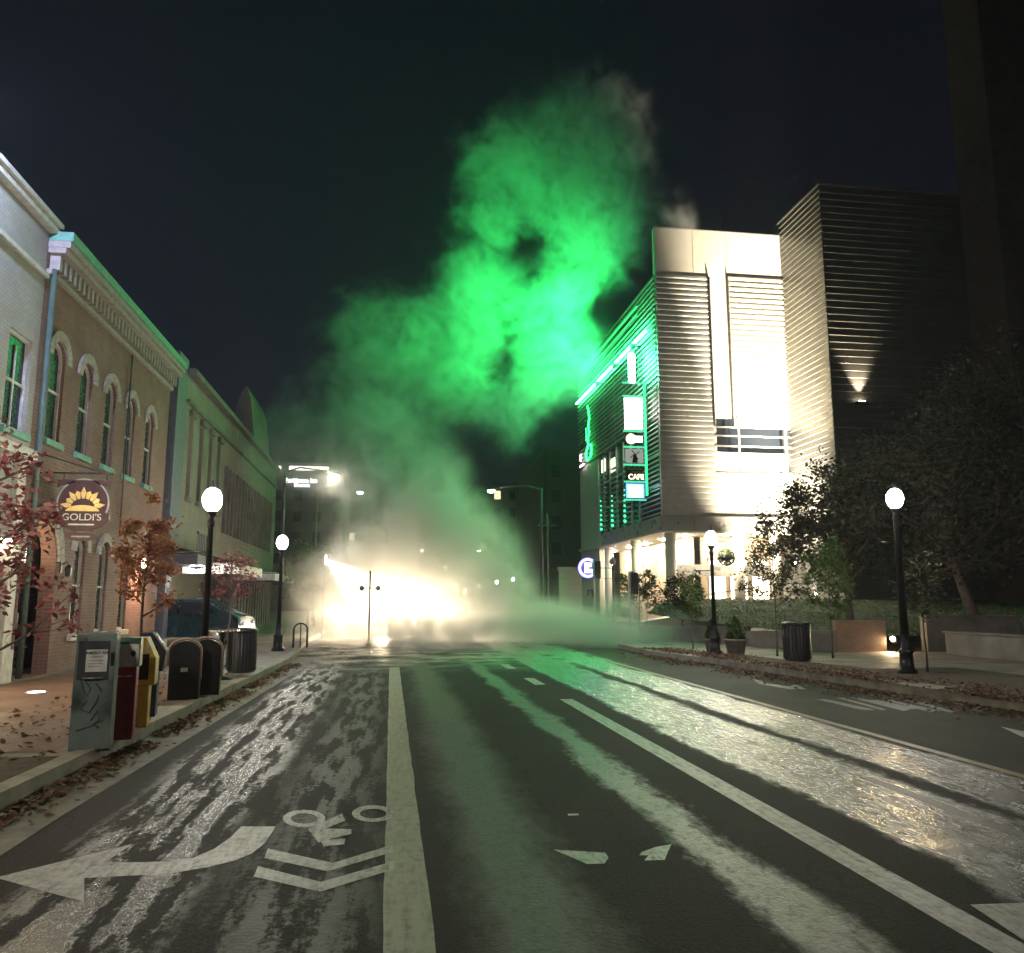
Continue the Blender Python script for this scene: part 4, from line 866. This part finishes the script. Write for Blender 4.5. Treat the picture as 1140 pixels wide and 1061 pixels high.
    # two rounded black recycling bins
    def hood(label, x, y, mark_):
        t = thing('recycling_bin', label, 'bin', (x, y, .15), R(9), 'black round topped bins')
        m = MB(); pr = [(-.22, 0), (.22, 0), (.22, .72)] + [(.22 * cos(pi * i / 8), .72 + .16 * sin(pi * i / 8)) for i in range(1, 8)] + [(-.22, .72)]; n = len(pr)
        m.add([(x_, -.22, z) for x_, z in pr] + [(x_, .22, z) for x_, z in pr], [tuple(range(n)), tuple(range(n, 2 * n))[::-1]] + [(i, n + i, n + (i + 1) % n, (i + 1) % n) for i in range(n)]); m.build('body', M_black, t, .008)
        m = MB(); m.tube([(-.235, -.2, .5), (-.235, -.2, .74)] + [(.235 * cos(pi - pi * i / 8), -.2, .74 + .17 * sin(pi * i / 8)) for i in range(1, 9)] + [(.235, -.2, .3)], .02, 6); m.build('hoop', plain('copper_rim', (.35, .22, .18), .5, .3), t)
        if mark_: m = MB(); m.box((-.05, -.232, .42), (.05, -.221, .48)); m.build('sticker', M_white, t)
    hood('black round topped bin with small white sticker', -3.14, 13.5, True); hood('black round topped bin behind the stickered one with bare front', -2.95, 14.1, False)
    # drum litter bins
    def drum(label, x, y, r_, h):
        t = thing('litter_bin', label, 'bin', (x, y, .15)); m = MB(); m.lathe((0, 0, 0), [(r_ * .92, 0), (r_ * .95, .05), (r_, h - .08)], 28); m.build('liner', M_dark, t)
        m = MB()
        for i in range(28): a = 2 * pi * i / 28; m.cbox((r_ * 1.02 * cos(a), r_ * 1.02 * sin(a), h / 2), (.012, r_ * .15, h - .1), a)
        m.build('slats', M_black, t); m = MB(); m.lathe((0, 0, h - .08), [(r_ * 1.06, 0), (r_ * 1.1, .03), (r_ * 1.06, .08), (r_ * .7, .10), (r_ * .68, .02)], 28); m.build('lid', M_black, t)
    drum('black slatted litter bin near the left kerb before the lamp post', -3.1, 18.2, .29, .9); drum('dark green litter bin on the right pavement before the lawn wall', 10.2, 19.6, .33, .95)
    # small cafe table
    t = thing('cafe_table', 'small round metal table catching the light between the bins', 'table', (-3.2, 16.6, .15)); m = MB(); m.lathe((0, 0, .9), [(.3, 0), (.32, .015), (.3, .03)], 24); m.build('table_top', plain('brass_top', (.5, .42, .3), .25, .8), t); m = MB(); m.lathe((0, 0, 0), [(.22, 0), (.2, .03), (.04, .06), (.035, .88), (.12, .9)], 14); m.build('pedestal', M_black, t)
    # bike rack with arched top
    t = thing('bike_rack', 'black arched bike rack beyond the farther left lamp', 'bike rack', (-2.85, 27.2, .15)); m = MB()
    for dx in (-.2, 0, .2): m.tube([(dx, 0, 0), (dx, 0, .65 + .12 * (dx == 0))], .02, 6)
    m.tube([(-.22, 0, 0), (-.22, 0, .55)] + [(.22 * cos(pi - pi * i / 8), 0, .55 + .22 * sin(pi * i / 8)) for i in range(1, 9)] + [(.22, 0, 0)], .028, 8); m.build('frame', M_black, t)
    # sign post with two discs
    t = thing('signal_post', 'slim dark post with two side discs against the white glare', 'post', (-.78, 31.0, 0)); m = MB(); m.tube([(0, 0, 0), (0, 0, 2.75)], .035, 8); m.tube([(-.3, 0, 2.1), (.3, 0, 2.1)], .02, 6); m.lathe((0, 0, 0), [(.15, 0), (.12, .05), (.05, .1)], 10); m.build('pole', M_dark, t)
    for s in (-1, 1): m = MB(); m.ball((s * .3, 0, 2.1), .1, 10, 6); m.build('side_disc', M_dark, t)
    # ground lights by the door
    t = thing('ground_light', 'bright disc light set in the pavement before the arched door', 'ground light', (-5.7, 14.6, .158)); m = MB(); m.lathe((0, 0, 0), [(.16, 0), (.16, .01)], 16); m.build('rim', M_trim, t); m = MB(); m.lathe((0, 0, .0105), [(.13, 0), (.13, .006)], 16); m.build('lens', emit('ground_disc', (1, .97, .88), 6), t)
clutter()
for o in COL.objects:
    if o.name.startswith('newspaper_box'): o.scale = {'grey': (1., .8, .97), 'dark': (.85, .8, .97), 'yell': (.62, .9, .88), 'blue': (.66, .9, .86)}[{'tall': 'grey'}.get(o['label'][:4], o['label'][:4])]

# ------------------------------------------------------------------ parked car in the alley mouth
def car():
    t = thing('parked_car', 'dark teal estate car parked under the canopy past the brick building', 'car', (-6.7, 28.2, .15), R(-8)); M_c = plain('teal_car_paint', (.01, .045, .055), .22, .3, var=.1, coat=1)
    prof = [(-2.1, .35), (-2.15, .75), (-2.0, 1.0), (-1.3, 1.06), (-.75, 1.5), (.9, 1.55), (1.65, 1.1), (2.05, .95), (2.12, .6), (2.05, .35)]
    rows = [(-.86, .9, .0), (-.88, 1., 0), (-.6, 1.0, .03), (0, 1., .05), (.6, 1., .03), (.88, 1., 0), (.86, .9, 0)]
    m = MB(); vs = []; n = len(prof)
    for w, k, dz in rows:
        for x, z in prof: vs.append((x * (1 if abs(w) < .87 else .99), w * (1 if z < 1.1 else .82), z * k + (1 - k) * .4 + dz * (z > .9)))
    fs = [(i * n + j, i * n + (j + 1) % n, (i + 1) * n + (j + 1) % n, (i + 1) * n + j) for i in range(len(rows) - 1) for j in range(n)]
    m.add(vs, fs + [tuple(range(n))[::-1], tuple(range((len(rows) - 1) * n, len(rows) * n))], True); bd = m.build('body', M_c, t, .03)
    m = MB()
    for s in (-1, 1):
        y = s * .80; m.add([(-1.05, y * 1.07, 1.08), (-.62, y * .93, 1.42), (.1, y * .92, 1.46), (.1, y * 1.07, 1.08)], [(0, 1, 2, 3)]); m.add([(.18, y * 1.07, 1.08), (.18, y * .92, 1.46), (.8, y * .92, 1.45), (1.35, y * 1.07, 1.1)], [(0, 1, 2, 3)])
    m.add([(1.64, -.68, 1.14), (1.64, .68, 1.14), (.98, .6, 1.54), (.98, -.6, 1.54)], [(0, 1, 2, 3)]); m.build('glazing', M_glass, t)
    for x in (-1.3, 1.32):
        for s in (-1, 1):
            m = MB(); prw = [(.12, -.1), (.31, -.1), (.34, -.06), (.34, .06), (.31, .1), (.12, .1)]; m.lathe((0, 0, 0), prw, 20); w = m.build('wheel', plain('tyre', (.015, .015, .015), .8), t); w.location = (x, s * .8, .34); w.rotation_euler = (R(90), 0, 0)
            m = MB(); m.lathe((0, 0, 0), [(.2, -.105), (.2, .105)], 12); rm = m.build('rim', M_fascia, w)
    for s in (-1, 1):
        m = MB(); m.ball((2.06, s * .62, .78), .11, 10, 6, (1, 1, .7)); m.build('headlight', plain('headlight_glass', (.6, .6, .6), .1), t)
    m = MB(); m.box((2.08, -.45, .55), (2.14, .45, .62)); m.box((2.08, -.45, .7), (2.14, .45, .73)); m.build('grille', M_fascia, t)
    for s in (-1, 1): m = MB(); m.cbox((.95, s * .98, 1.1), (.12, .16, .12)); m.build('mirror', M_c, t, .02)
car()
cl_ = thing('canopy_light', 'bright twin lamp under the canopy behind the rust maple', 'wall lamp', (-6.3, 27.9, 2.72)); m = MB(); m.box((-.2, -.03, -.05), (.2, .03, .02)); m.build('bracket', M_black, cl_); m = MB(); m.ball((-.14, -.04, -.12), .07, 10, 6); m.ball((.14, -.04, -.12), .07, 10, 6); m.build('bulb', emit('canopy_bulb', (1, .95, .9), 90), cl_)

# ------------------------------------------------------------------ far background
def at(px, py, Y):
    d = _fw + _rt * ((px - 570) / 900) + _up * ((530.5 - py) / 900); t = Y / d.y; return Vector((d.x * t, Y, EYE + d.z * t))
def bldg(label, px0, px1, pytop, Y, dep, mat, wins, lit=0, seed=1):
    a, c = at(px0, pytop, Y), at(px1, pytop, Y); t = thing('far_building', label, 'building', ((a.x + c.x) / 2, Y, 0)); w = (c.x - a.x) / 2; H_ = a.z
    m = MB(); m.box((-w, 0, 0), (w, dep, H_)); m.box((-w - .2, -.2, H_), (w + .2, dep + .2, H_ + .4)); m.build('wall', mat, t)
    rg = random.Random(seed); m1 = MB(); m2 = MB(); z = 4
    while z < H_ - 2.5:
        x = -w + 1
        while x < w - 1.5:
            lt = rg.random() < lit; MB().box((x, -.03, z), (x + 1.2, .02, z + 1.6)).build('lit_window' if lt else 'window', emit('far_lit_window', (1, .8, .5), .8) if lt else M_glass, t); x += wins
        z += 3.3
    return t, a, c
M_far = plain('far_masonry', (.10, .09, .085), .8)
ht, a, c = bldg('distant hotel block with white rooftop strip and lit name sign', 300, 384, 517, 130, 20, M_far, 3.0, .04, 2)
a = at(322, 521, 129.5); c = at(366, 521, 129.5); m = MB(); m.box((a.x, 129.4, a.z - .3), (c.x, 129.6, a.z + .3)); q = at(310, 521, 129.5); m.box((q.x - .4, 129.4, q.z - .4), (q.x + .4, 129.6, q.z + .3)); s_ = m.build('rooftop_strip', emit('strip_white', (1, .93, .8), 3), ht); 
HL = emit('hotel_letters', (1, 1, 1), 2); q = at(335, 535, 129.4); w_ = text('hotel_name', 'Residence Inn', 1.0, q, FACE_CAM, HL, ht, .05, .9, .06); q = at(336, 540.3, 129.3); w2 = text('hotel_brand', 'Marriott', .75, q, FACE_CAM, HL, ht, .05, .9, .04)
bpy.context.view_layer.update()
for o in (s_, w_, w2): o.matrix_parent_inverse = ht.matrix_world.inverted()
bldg('distant dark block left of the street end with few windows', 384, 430, 560, 170, 20, M_far, 3, .06, 3)
bldg('mid height dark block closing the street view', 470, 538, 575, 200, 20, M_far, 3.2, .1, 4)
bldg('tall dark block behind the central street lamp', 528, 585, 540, 150, 20, M_far, 2.8, .03, 5)
bldg('plain brown block beside the lit pier of the tower', 605, 650, 505, 100, 20, plain('far_brown', (.12, .10, .08), .8), 3, 0, 6)
bldg('low pale shop beyond the lit pier across the street', 622, 668, 636, 76, 8, plain('pale_render', (.4, .38, .32), .8), 2.4, 0, 7)
# cobra-head lamps over the street
def cobra(label, px, py, Y, side, st, hanging=4.):
    p = at(px, py, Y); t = thing('cobra_street_light', label, 'street light', (p.x + side, Y, 0), group='cobra head street lights'); h = p.z
    m = MB(); m.tube([(0, 0, 0), (0, 0, h + .2)], [.11, .07], 8); m.tube([(0, 0, h + .1), (-side * .3, 0, h + .35), (-side * .85, 0, h + .2)], .045, 6); m.build('pole', M_dark, t)
    m = MB(); m.ball((-side, 0, h + .08), .33, 12, 6, (1, 1, .35)); m.build('head', M_dark, t); m = MB(); m.ball((-side, 0, h - .04), .24, 12, 6, (1, 1, .4)); m.build('lens', emit('cobra_lens', (1, .90, .70), st), t)
cobra('cobra street light high on the left with long lit arm', 372, 529, 41, -2.4, 70)
cobra('smaller cobra street light right of the hotel sign', 401, 548, 62, -3.2, 90)
cobra('cobra street light over the middle of the view', 547, 546, 50, 3.2, 110)
cobra('distant cobra street light low above the steam', 533, 613, 100, 4, 90)
# utility pole and traffic signals
up_ = thing('utility_pole', 'tall thin pole right of the steam in front of the brown block', 'pole', (11.6, 60, 0)); m = MB(); m.tube([(0, 0, 0), (0, 0, 8.2)], [.12, .08], 8); m.build('shaft', M_bark, up_); m = MB(); m.box((-.7, -.05, 7.2), (.7, .05, 7.35)); m.build('cross_arm', M_bark, up_)
def signal(label, x, y, h, arm=0):
    t = thing('traffic_signal', label, 'traffic light', (x, y, .15)); m = MB(); m.tube([(0, 0, 0), (0, 0, h)], .07, 8); m.lathe((0, 0, 0), [(.2, 0), (.16, .1), (.08, .2)], 12); m.build('pole', M_white, t)
    MB().box((.08, -.16, h - 1.1), (.4, .16, h - .05)).build('signal_head', M_dark, t, .02); MB().box((-.4, -.14, h - 2.2), (-.08, .14, h - 1.75)).build('pedestrian_signal', M_dark, t, .02)
    m = MB()
    for k in range(3): m.lathe((.24, 0, 0), [(.1, h - 1 + k * .33), (.11, h - .95 + k * .33)], 8)
    m.build('visor', M_black, t)
signal('white traffic signal pole near the lit end pier', 12.0, 47.5, 3.9); signal('white traffic signal pole before the middle column', 11.5, 38.5, 2.9)
bs_ = thing('round_sign', 'round blue lit sign projecting beside the end pier', 'sign', (14.2, 58, 4.0)); m = MB(); m.tube([(.62 * cos(2 * pi * i / 24), -.05, .62 * sin(2 * pi * i / 24)) for i in range(25)], .11, 8, False); m.build('ring', emit('blue_ring', (.12, .10, 1), 6), bs_)
m = MB(); disc(m, [(.5 * cos(2 * pi * i / 24), .5 * sin(2 * pi * i / 24)) for i in range(24)], -.04, .04); m.build('face', plain('blue_face', (.05, .06, .3), .4), bs_)
m = MB(); m.box((-.25, -.08, -.35), (.02, -.045, .35)); m.box((-.25, -.08, -.35), (.32, -.045, -.1)); m.box((-.25, -.08, .1), (.25, -.045, .35)); m.build('symbol', emit('white_symbol', (1, .95, 1), 5), bs_); m = MB(); m.box((.6, -.03, -.03), (2.0, .03, .03)); m.build('bracket', M_dark, bs_)
for i, (px, py, Y, col, st, lb) in enumerate(((496, 632, 120, (1, .9, .6), 22, 'small pale signal lamp low over the street'), (470, 613, 120, (1, .85, .6), 16, 'small warm lamp left of the street end'), (553, 648, 110, (.7, 1, .8), 25, 'greenish lamp low in the steam'), (571, 645, 110, (1, .95, .8), 16, 'pale lamp right of the green column'), (518, 658, 130, (1, .8, .5), 22, 'warm lamp at the street end'), (508, 660, 130, (1, .8, .5), 12, 'lower warm lamp at the street end'), (533, 652, 130, (1, .9, .6), 14, 'middle lamp at the street end'))):
    p = at(px, py, Y); t = thing('distant_lamp', lb, 'street light', (p.x, Y, 0)); m = MB(); m.tube([(0, .3, 0), (0, .3, p.z)], .08, 6); m.build('pole', M_dark, t); m = MB(); m.ball((0, 0, p.z), .28, 8, 6); m.build('bulb', emit('distant_bulb%d' % i, col, st), t)
p = at(418, 438, 70); t = tag(MB().box((p.x - .15, 70, p.z - 1.1), (p.x + .15, 70.1, p.z + 1.1)).build('neon_strip', emit('far_green_strip', (.1, 1, .4), 1.6)), 'short vertical green neon strip high over the left rooftops', 'neon light')
bpy.data.objects.remove(t)   # (a reflection in the lens, not part of the place)
# work light hidden in the steam
wk = thing('work_light_mast', 'blazing white work light on a mast inside the steam', 'work light', (-2.9, 36.2, 0))
m = MB(); m.tube([(0, 0, 0), (0, 0, 3.3)], .04, 8); m.build('mast', M_dark, wk); m = MB(); m.box((-.25, -.15, 3.2), (.05, .15, 3.6)); m.build('housing', M_black, wk)
m = MB(); m.box((.052, -.14, 3.22), (.07, .14, 3.58)); m.build('lens', emit('work_lens', (1, .95, .82), 80), wk)
WB = lamp('SPOT', 'work_beam', (.15, -.05, 3.35), 38000, (1, .84, .56), wk, None, spot_size=R(56), spot_blend=.8, shadow_soft_size=.12); WB.rotation_euler = Vector((1.0, -.15, -.8)).to_track_quat('-Z', 'Y').to_euler()
vh = thing('added_glare_van', 'added dark van whose headlights feed the glare inside the steam cloud', 'van', (.4, 40, 0))  # van added to give the glare in the steam a source
m = MB(); m.box((-.95, 0, .4), (.95, 4.8, 1.2)); m.add([(-.92, .5, 1.2), (.92, .5, 1.2), (.92, 4.8, 1.2), (-.92, 4.8, 1.2), (-.85, 1.3, 2.2), (.85, 1.3, 2.2), (.85, 4.8, 2.2), (-.85, 4.8, 2.2)], [(4, 5, 6, 7), (0, 1, 5, 4), (1, 2, 6, 5), (2, 3, 7, 6), (3, 0, 4, 7)]); m.build('body', plain('dark_van_paint', (.05, .05, .055), .3, .2), vh, .05)
for s in (-1, 1): m = MB(); m.ball((s * .7, -.01, .8), .12, 10, 6); m.build('headlight', emit('added_headlamp', (1, .9, .7), 150), vh)
for s in (-1, 1):
    for y in (.9, 3.9): m = MB(); m.lathe((0, 0, 0), [(.2, -.1), (.36, -.1), (.36, .1), (.2, .1)], 16); w = m.build('wheel', MATS['tyre'], vh); w.location = (s * .85, y, .36); w.rotation_euler = (0, R(90), 0)
for s in (-1, 1): lamp('SPOT', 'added_glare_beam', (s * .7, -.25, .85), 4000, (1, .8, .52), vh, None, spot_size=R(130), spot_blend=1., shadow_soft_size=.12).rotation_euler = (R(80), 0, R(180))  # beams of the added van, there to brighten the steam

# ------------------------------------------------------------------ steam (volumes generated from fields)
def steam_volume(name, label, lo, hi, res, lobes, dens, thr, amp, nscale, seed, aniso=.2, cuts=(), soft=.9):
    gt = bpy.data.node_groups.new(name + '_field', 'GeometryNodeTree'); gt.interface.new_socket('Geometry', in_out='OUTPUT', socket_type='NodeSocketGeometry')
    N, L = gt.nodes, gt.links
    def mth(op, a, b=0., c=0., clamp=False):
        n = N.new('ShaderNodeMath'); n.operation = op; n.use_clamp = clamp
        for i, v in enumerate((a, b, c)):
            if isinstance(v, bpy.types.NodeSocket): L.new(v, n.inputs[i])
            else: n.inputs[i].default_value = v
        return n.outputs[0]
    pos = N.new('GeometryNodeInputPosition').outputs[0]
    ns = N.new('ShaderNodeTexNoise'); L.new(pos, ns.inputs['Vector']); ns.inputs['Scale'].default_value = nscale * .55; ns.inputs['Detail'].default_value = 2
    wp = N.new('ShaderNodeVectorMath'); wp.operation = 'MULTIPLY_ADD'; L.new(ns.outputs[1], wp.inputs[0]); wp.inputs[1].default_value = (2.6 / nscale * .45,) * 3; L.new(pos, wp.inputs[2])
    off = N.new('ShaderNodeVectorMath'); off.operation = 'SUBTRACT'; L.new(wp.outputs[0], off.inputs[0]); off.inputs[1].default_value = (1.3 / nscale * .45,) * 3
    wpos = off.outputs[0]
    def blob(c, r, s):
        a = N.new('ShaderNodeVectorMath'); a.operation = 'SUBTRACT'; L.new(wpos, a.inputs[0]); a.inputs[1].default_value = c
        d = N.new('ShaderNodeVectorMath'); d.operation = 'DIVIDE'; L.new(a.outputs[0], d.inputs[0]); d.inputs[1].default_value = r
        e = N.new('ShaderNodeVectorMath'); e.operation = 'DOT_PRODUCT'; L.new(d.outputs[0], e.inputs[0]); L.new(d.outputs[0], e.inputs[1])
        return mth('MULTIPLY', mth('EXPONENT', mth('MULTIPLY', e.outputs['Value'], -1.0)), s)
    tot = None
    for c, r_, s in lobes: v = blob(c, r_, s); tot = v if tot is None else mth('ADD', tot, v)
    for c, r_, s in cuts: tot = mth('SUBTRACT', tot, blob(c, r_, s))
    n2 = N.new('ShaderNodeTexNoise'); L.new(wpos, n2.inputs['Vector']); n2.inputs['Scale'].default_value = nscale; n2.inputs['Detail'].default_value = 7; n2.inputs['Roughness'].default_value = .68; n2.inputs['Distortion'].default_value = .7
    nz = mth('MULTIPLY', mth('SUBTRACT', n2.outputs[0], .5), amp)
    # noise eats into the cloud in proportion to how thin it is
    f = mth('ADD', mth('MINIMUM', tot, 1.25), nz); mr = N.new('ShaderNodeMapRange'); L.new(f, mr.inputs[0]); mr.inputs[1].default_value = thr; mr.inputs[2].default_value = thr + soft; mr.inputs[3].default_value = 0; mr.inputs[4].default_value = 1; mr.interpolation_type = 'SMOOTHSTEP'
    n3 = N.new('ShaderNodeTexNoise'); L.new(wpos, n3.inputs['Vector']); n3.inputs['Scale'].default_value = nscale * 2.0; n3.inputs['Detail'].default_value = 5; n3.inputs['Roughness'].default_value = .62; n3.inputs['Distortion'].default_value = 1.5
    m3 = N.new('ShaderNodeMapRange'); L.new(n3.outputs[0], m3.inputs[0]); m3.inputs[1].default_value = .40; m3.inputs[2].default_value = .62; m3.inputs[3].default_value = .06; m3.inputs[4].default_value = 2.7
    edge = N.new('ShaderNodeMapRange'); L.new(tot, edge.inputs[0]); edge.inputs[1].default_value = .05; edge.inputs[2].default_value = .25
    dn = mth('MULTIPLY', mth('MULTIPLY', mr.outputs[0], mth('MINIMUM', mth('POWER', mth('MAXIMUM', tot, 0.001), .8), 1.6)), mth('MULTIPLY', edge.outputs[0], mth('MULTIPLY', m3.outputs[0], dens)))
    vc = N.new('GeometryNodeVolumeCube'); L.new(dn, vc.inputs['Density']); vc.inputs['Background'].default_value = 0
    vc.inputs['Min'].default_value = lo; vc.inputs['Max'].default_value = hi
    for k, ax in enumerate('XYZ'): vc.inputs['Resolution ' + ax].default_value = max(4, int((hi[k] - lo[k]) / res))
    mt = bpy.data.materials.new(name + '_vapour'); mt.use_nodes = True; mn_ = mt.node_tree.nodes; mn_.clear(); out = mn_.new('ShaderNodeOutputMaterial'); pv = mn_.new('ShaderNodeVolumePrincipled')
    pv.inputs['Color'].default_value = (.96, .96, .96, 1); pv.inputs['Density'].default_value = 1; pv.inputs['Anisotropy'].default_value = aniso; mt.node_tree.links.new(pv.outputs[0], out.inputs['Volume'])
    sm = N.new('GeometryNodeSetMaterial'); L.new(vc.outputs[0], sm.inputs[0]); sm.inputs['Material'].default_value = mt
    go = N.new('NodeGroupOutput'); L.new(sm.outputs[0], go.inputs[0])
    me = bpy.data.meshes.new(name); me.materials.append(mt); o = bpy.data.objects.new(name, me); COL.objects.link(o)
    md = o.modifiers.new('field', 'NODES'); md.node_group = gt
    return tag(o, label, 'steam', kind='stuff')
def lb(px, py, Y, rpx, rpy, ry, s): p = at(px, py, Y); k = Y / 900; return (tuple(p), (rpx * k, ry, rpy * k), s)
PY = 50
steam_volume('green_steam', 'green lit steam plume rising over the street', (-9, 43, 3), (18.5, 57, 37), .18, [
    lb(465, 395, PY, 88, 72, 3.2, 1.0), lb(410, 375, PY, 50, 60, 3, .6), lb(535, 345, PY, 60, 55, 3, .9), lb(540, 240, PY, 46, 85, 3, .85), lb(565, 165, PY, 52, 55, 2.6, .85), lb(640, 150, PY, 75, 62, 3, 1.0), lb(650, 95, PY, 60, 45, 2.4, .8), lb(690, 150, PY, 46, 60, 2.4, .6),
    lb(640, 235, PY, 72, 60, 3, 1.), lb(705, 240, PY, 58, 60, 2.6, 1.), lb(752, 255, 46.4, 30, 40, 1.4, .6), lb(640, 318, PY, 62, 42, 3, .9), lb(610, 390, PY, 44, 58, 3, .9), lb(600, 440, PY, 50, 36, 3, .95), lb(570, 485, PY, 26, 30, 2, .9), lb(520, 445, PY, 50, 36, 3, .8), lb(390, 455, 48, 70, 60, 3, .55), lb(330, 440, 48, 60, 60, 3, .3), lb(655, 400, PY, 24, 45, 2, .5)],
    .16, .30, 2.8, .34, 1, .1, [lb(580, 275, PY, 17, 26, 8, .5), lb(565, 400, PY, 16, 40, 8, .3), lb(690, 340, PY, 36, 16, 8, .45)], soft=.8)
LY = 35
steam_volume('ground_steam', 'white steam cloud billowing over the wet street', (-7.5, 22.5, 0.01), (14.5, 46, 13), .2, [
    lb(400, 650, LY, 60, 50, 3.5, .8), lb(470, 660, LY, 90, 60, 4.5, .9), lb(430, 590, LY, 80, 50, 4, .6), lb(490, 560, LY + 1, 42, 60, 4, .7), lb(515, 615, LY, 45, 40, 4, .75), lb(560, 665, LY, 45, 45, 3, .75), lb(560, 640, LY, 18, 50, 2, .5),
    lb(610, 698, LY - 2, 100, 26, 5, 1.1), lb(690, 708, 30, 70, 20, 3.5, 1.1), lb(450, 712, 31, 120, 22, 4, .8), lb(560, 718, 28, 150, 12, 3.5, .7), lb(375, 520, LY + 5, 90, 70, 3, .75), lb(440, 480, LY + 6, 75, 65, 3, .7), lb(300, 510, LY + 3, 50, 50, 3, .3), lb(640, 660, LY + 4, 50, 40, 4, .42), lb(700, 690, 35, 40, 30, 3, .6)],
    .36, .25, 2.2, .36, 4, .45)
# ------------------------------------------------------------------ night haze over the whole street
m = MB(); m.box((-60, -8, -1), (70, 210, 50)); hz = tag(m.build('haze', bpy.data.materials.new('haze_air')), 'thin pale night haze filling the street', 'haze', kind='stuff')
hm = hz.data.materials[0]; hm.use_nodes = True; hn = hm.node_tree.nodes; hn.clear(); ho = hn.new('ShaderNodeOutputMaterial'); hv = hn.new('ShaderNodeVolumePrincipled'); hv.inputs['Density'].default_value = .0006; hv.inputs['Color'].default_value = (.9, .92, 1, 1); hv.inputs['Anisotropy'].default_value = .5; hm.node_tree.links.new(hv.outputs[0], ho.inputs['Volume'])
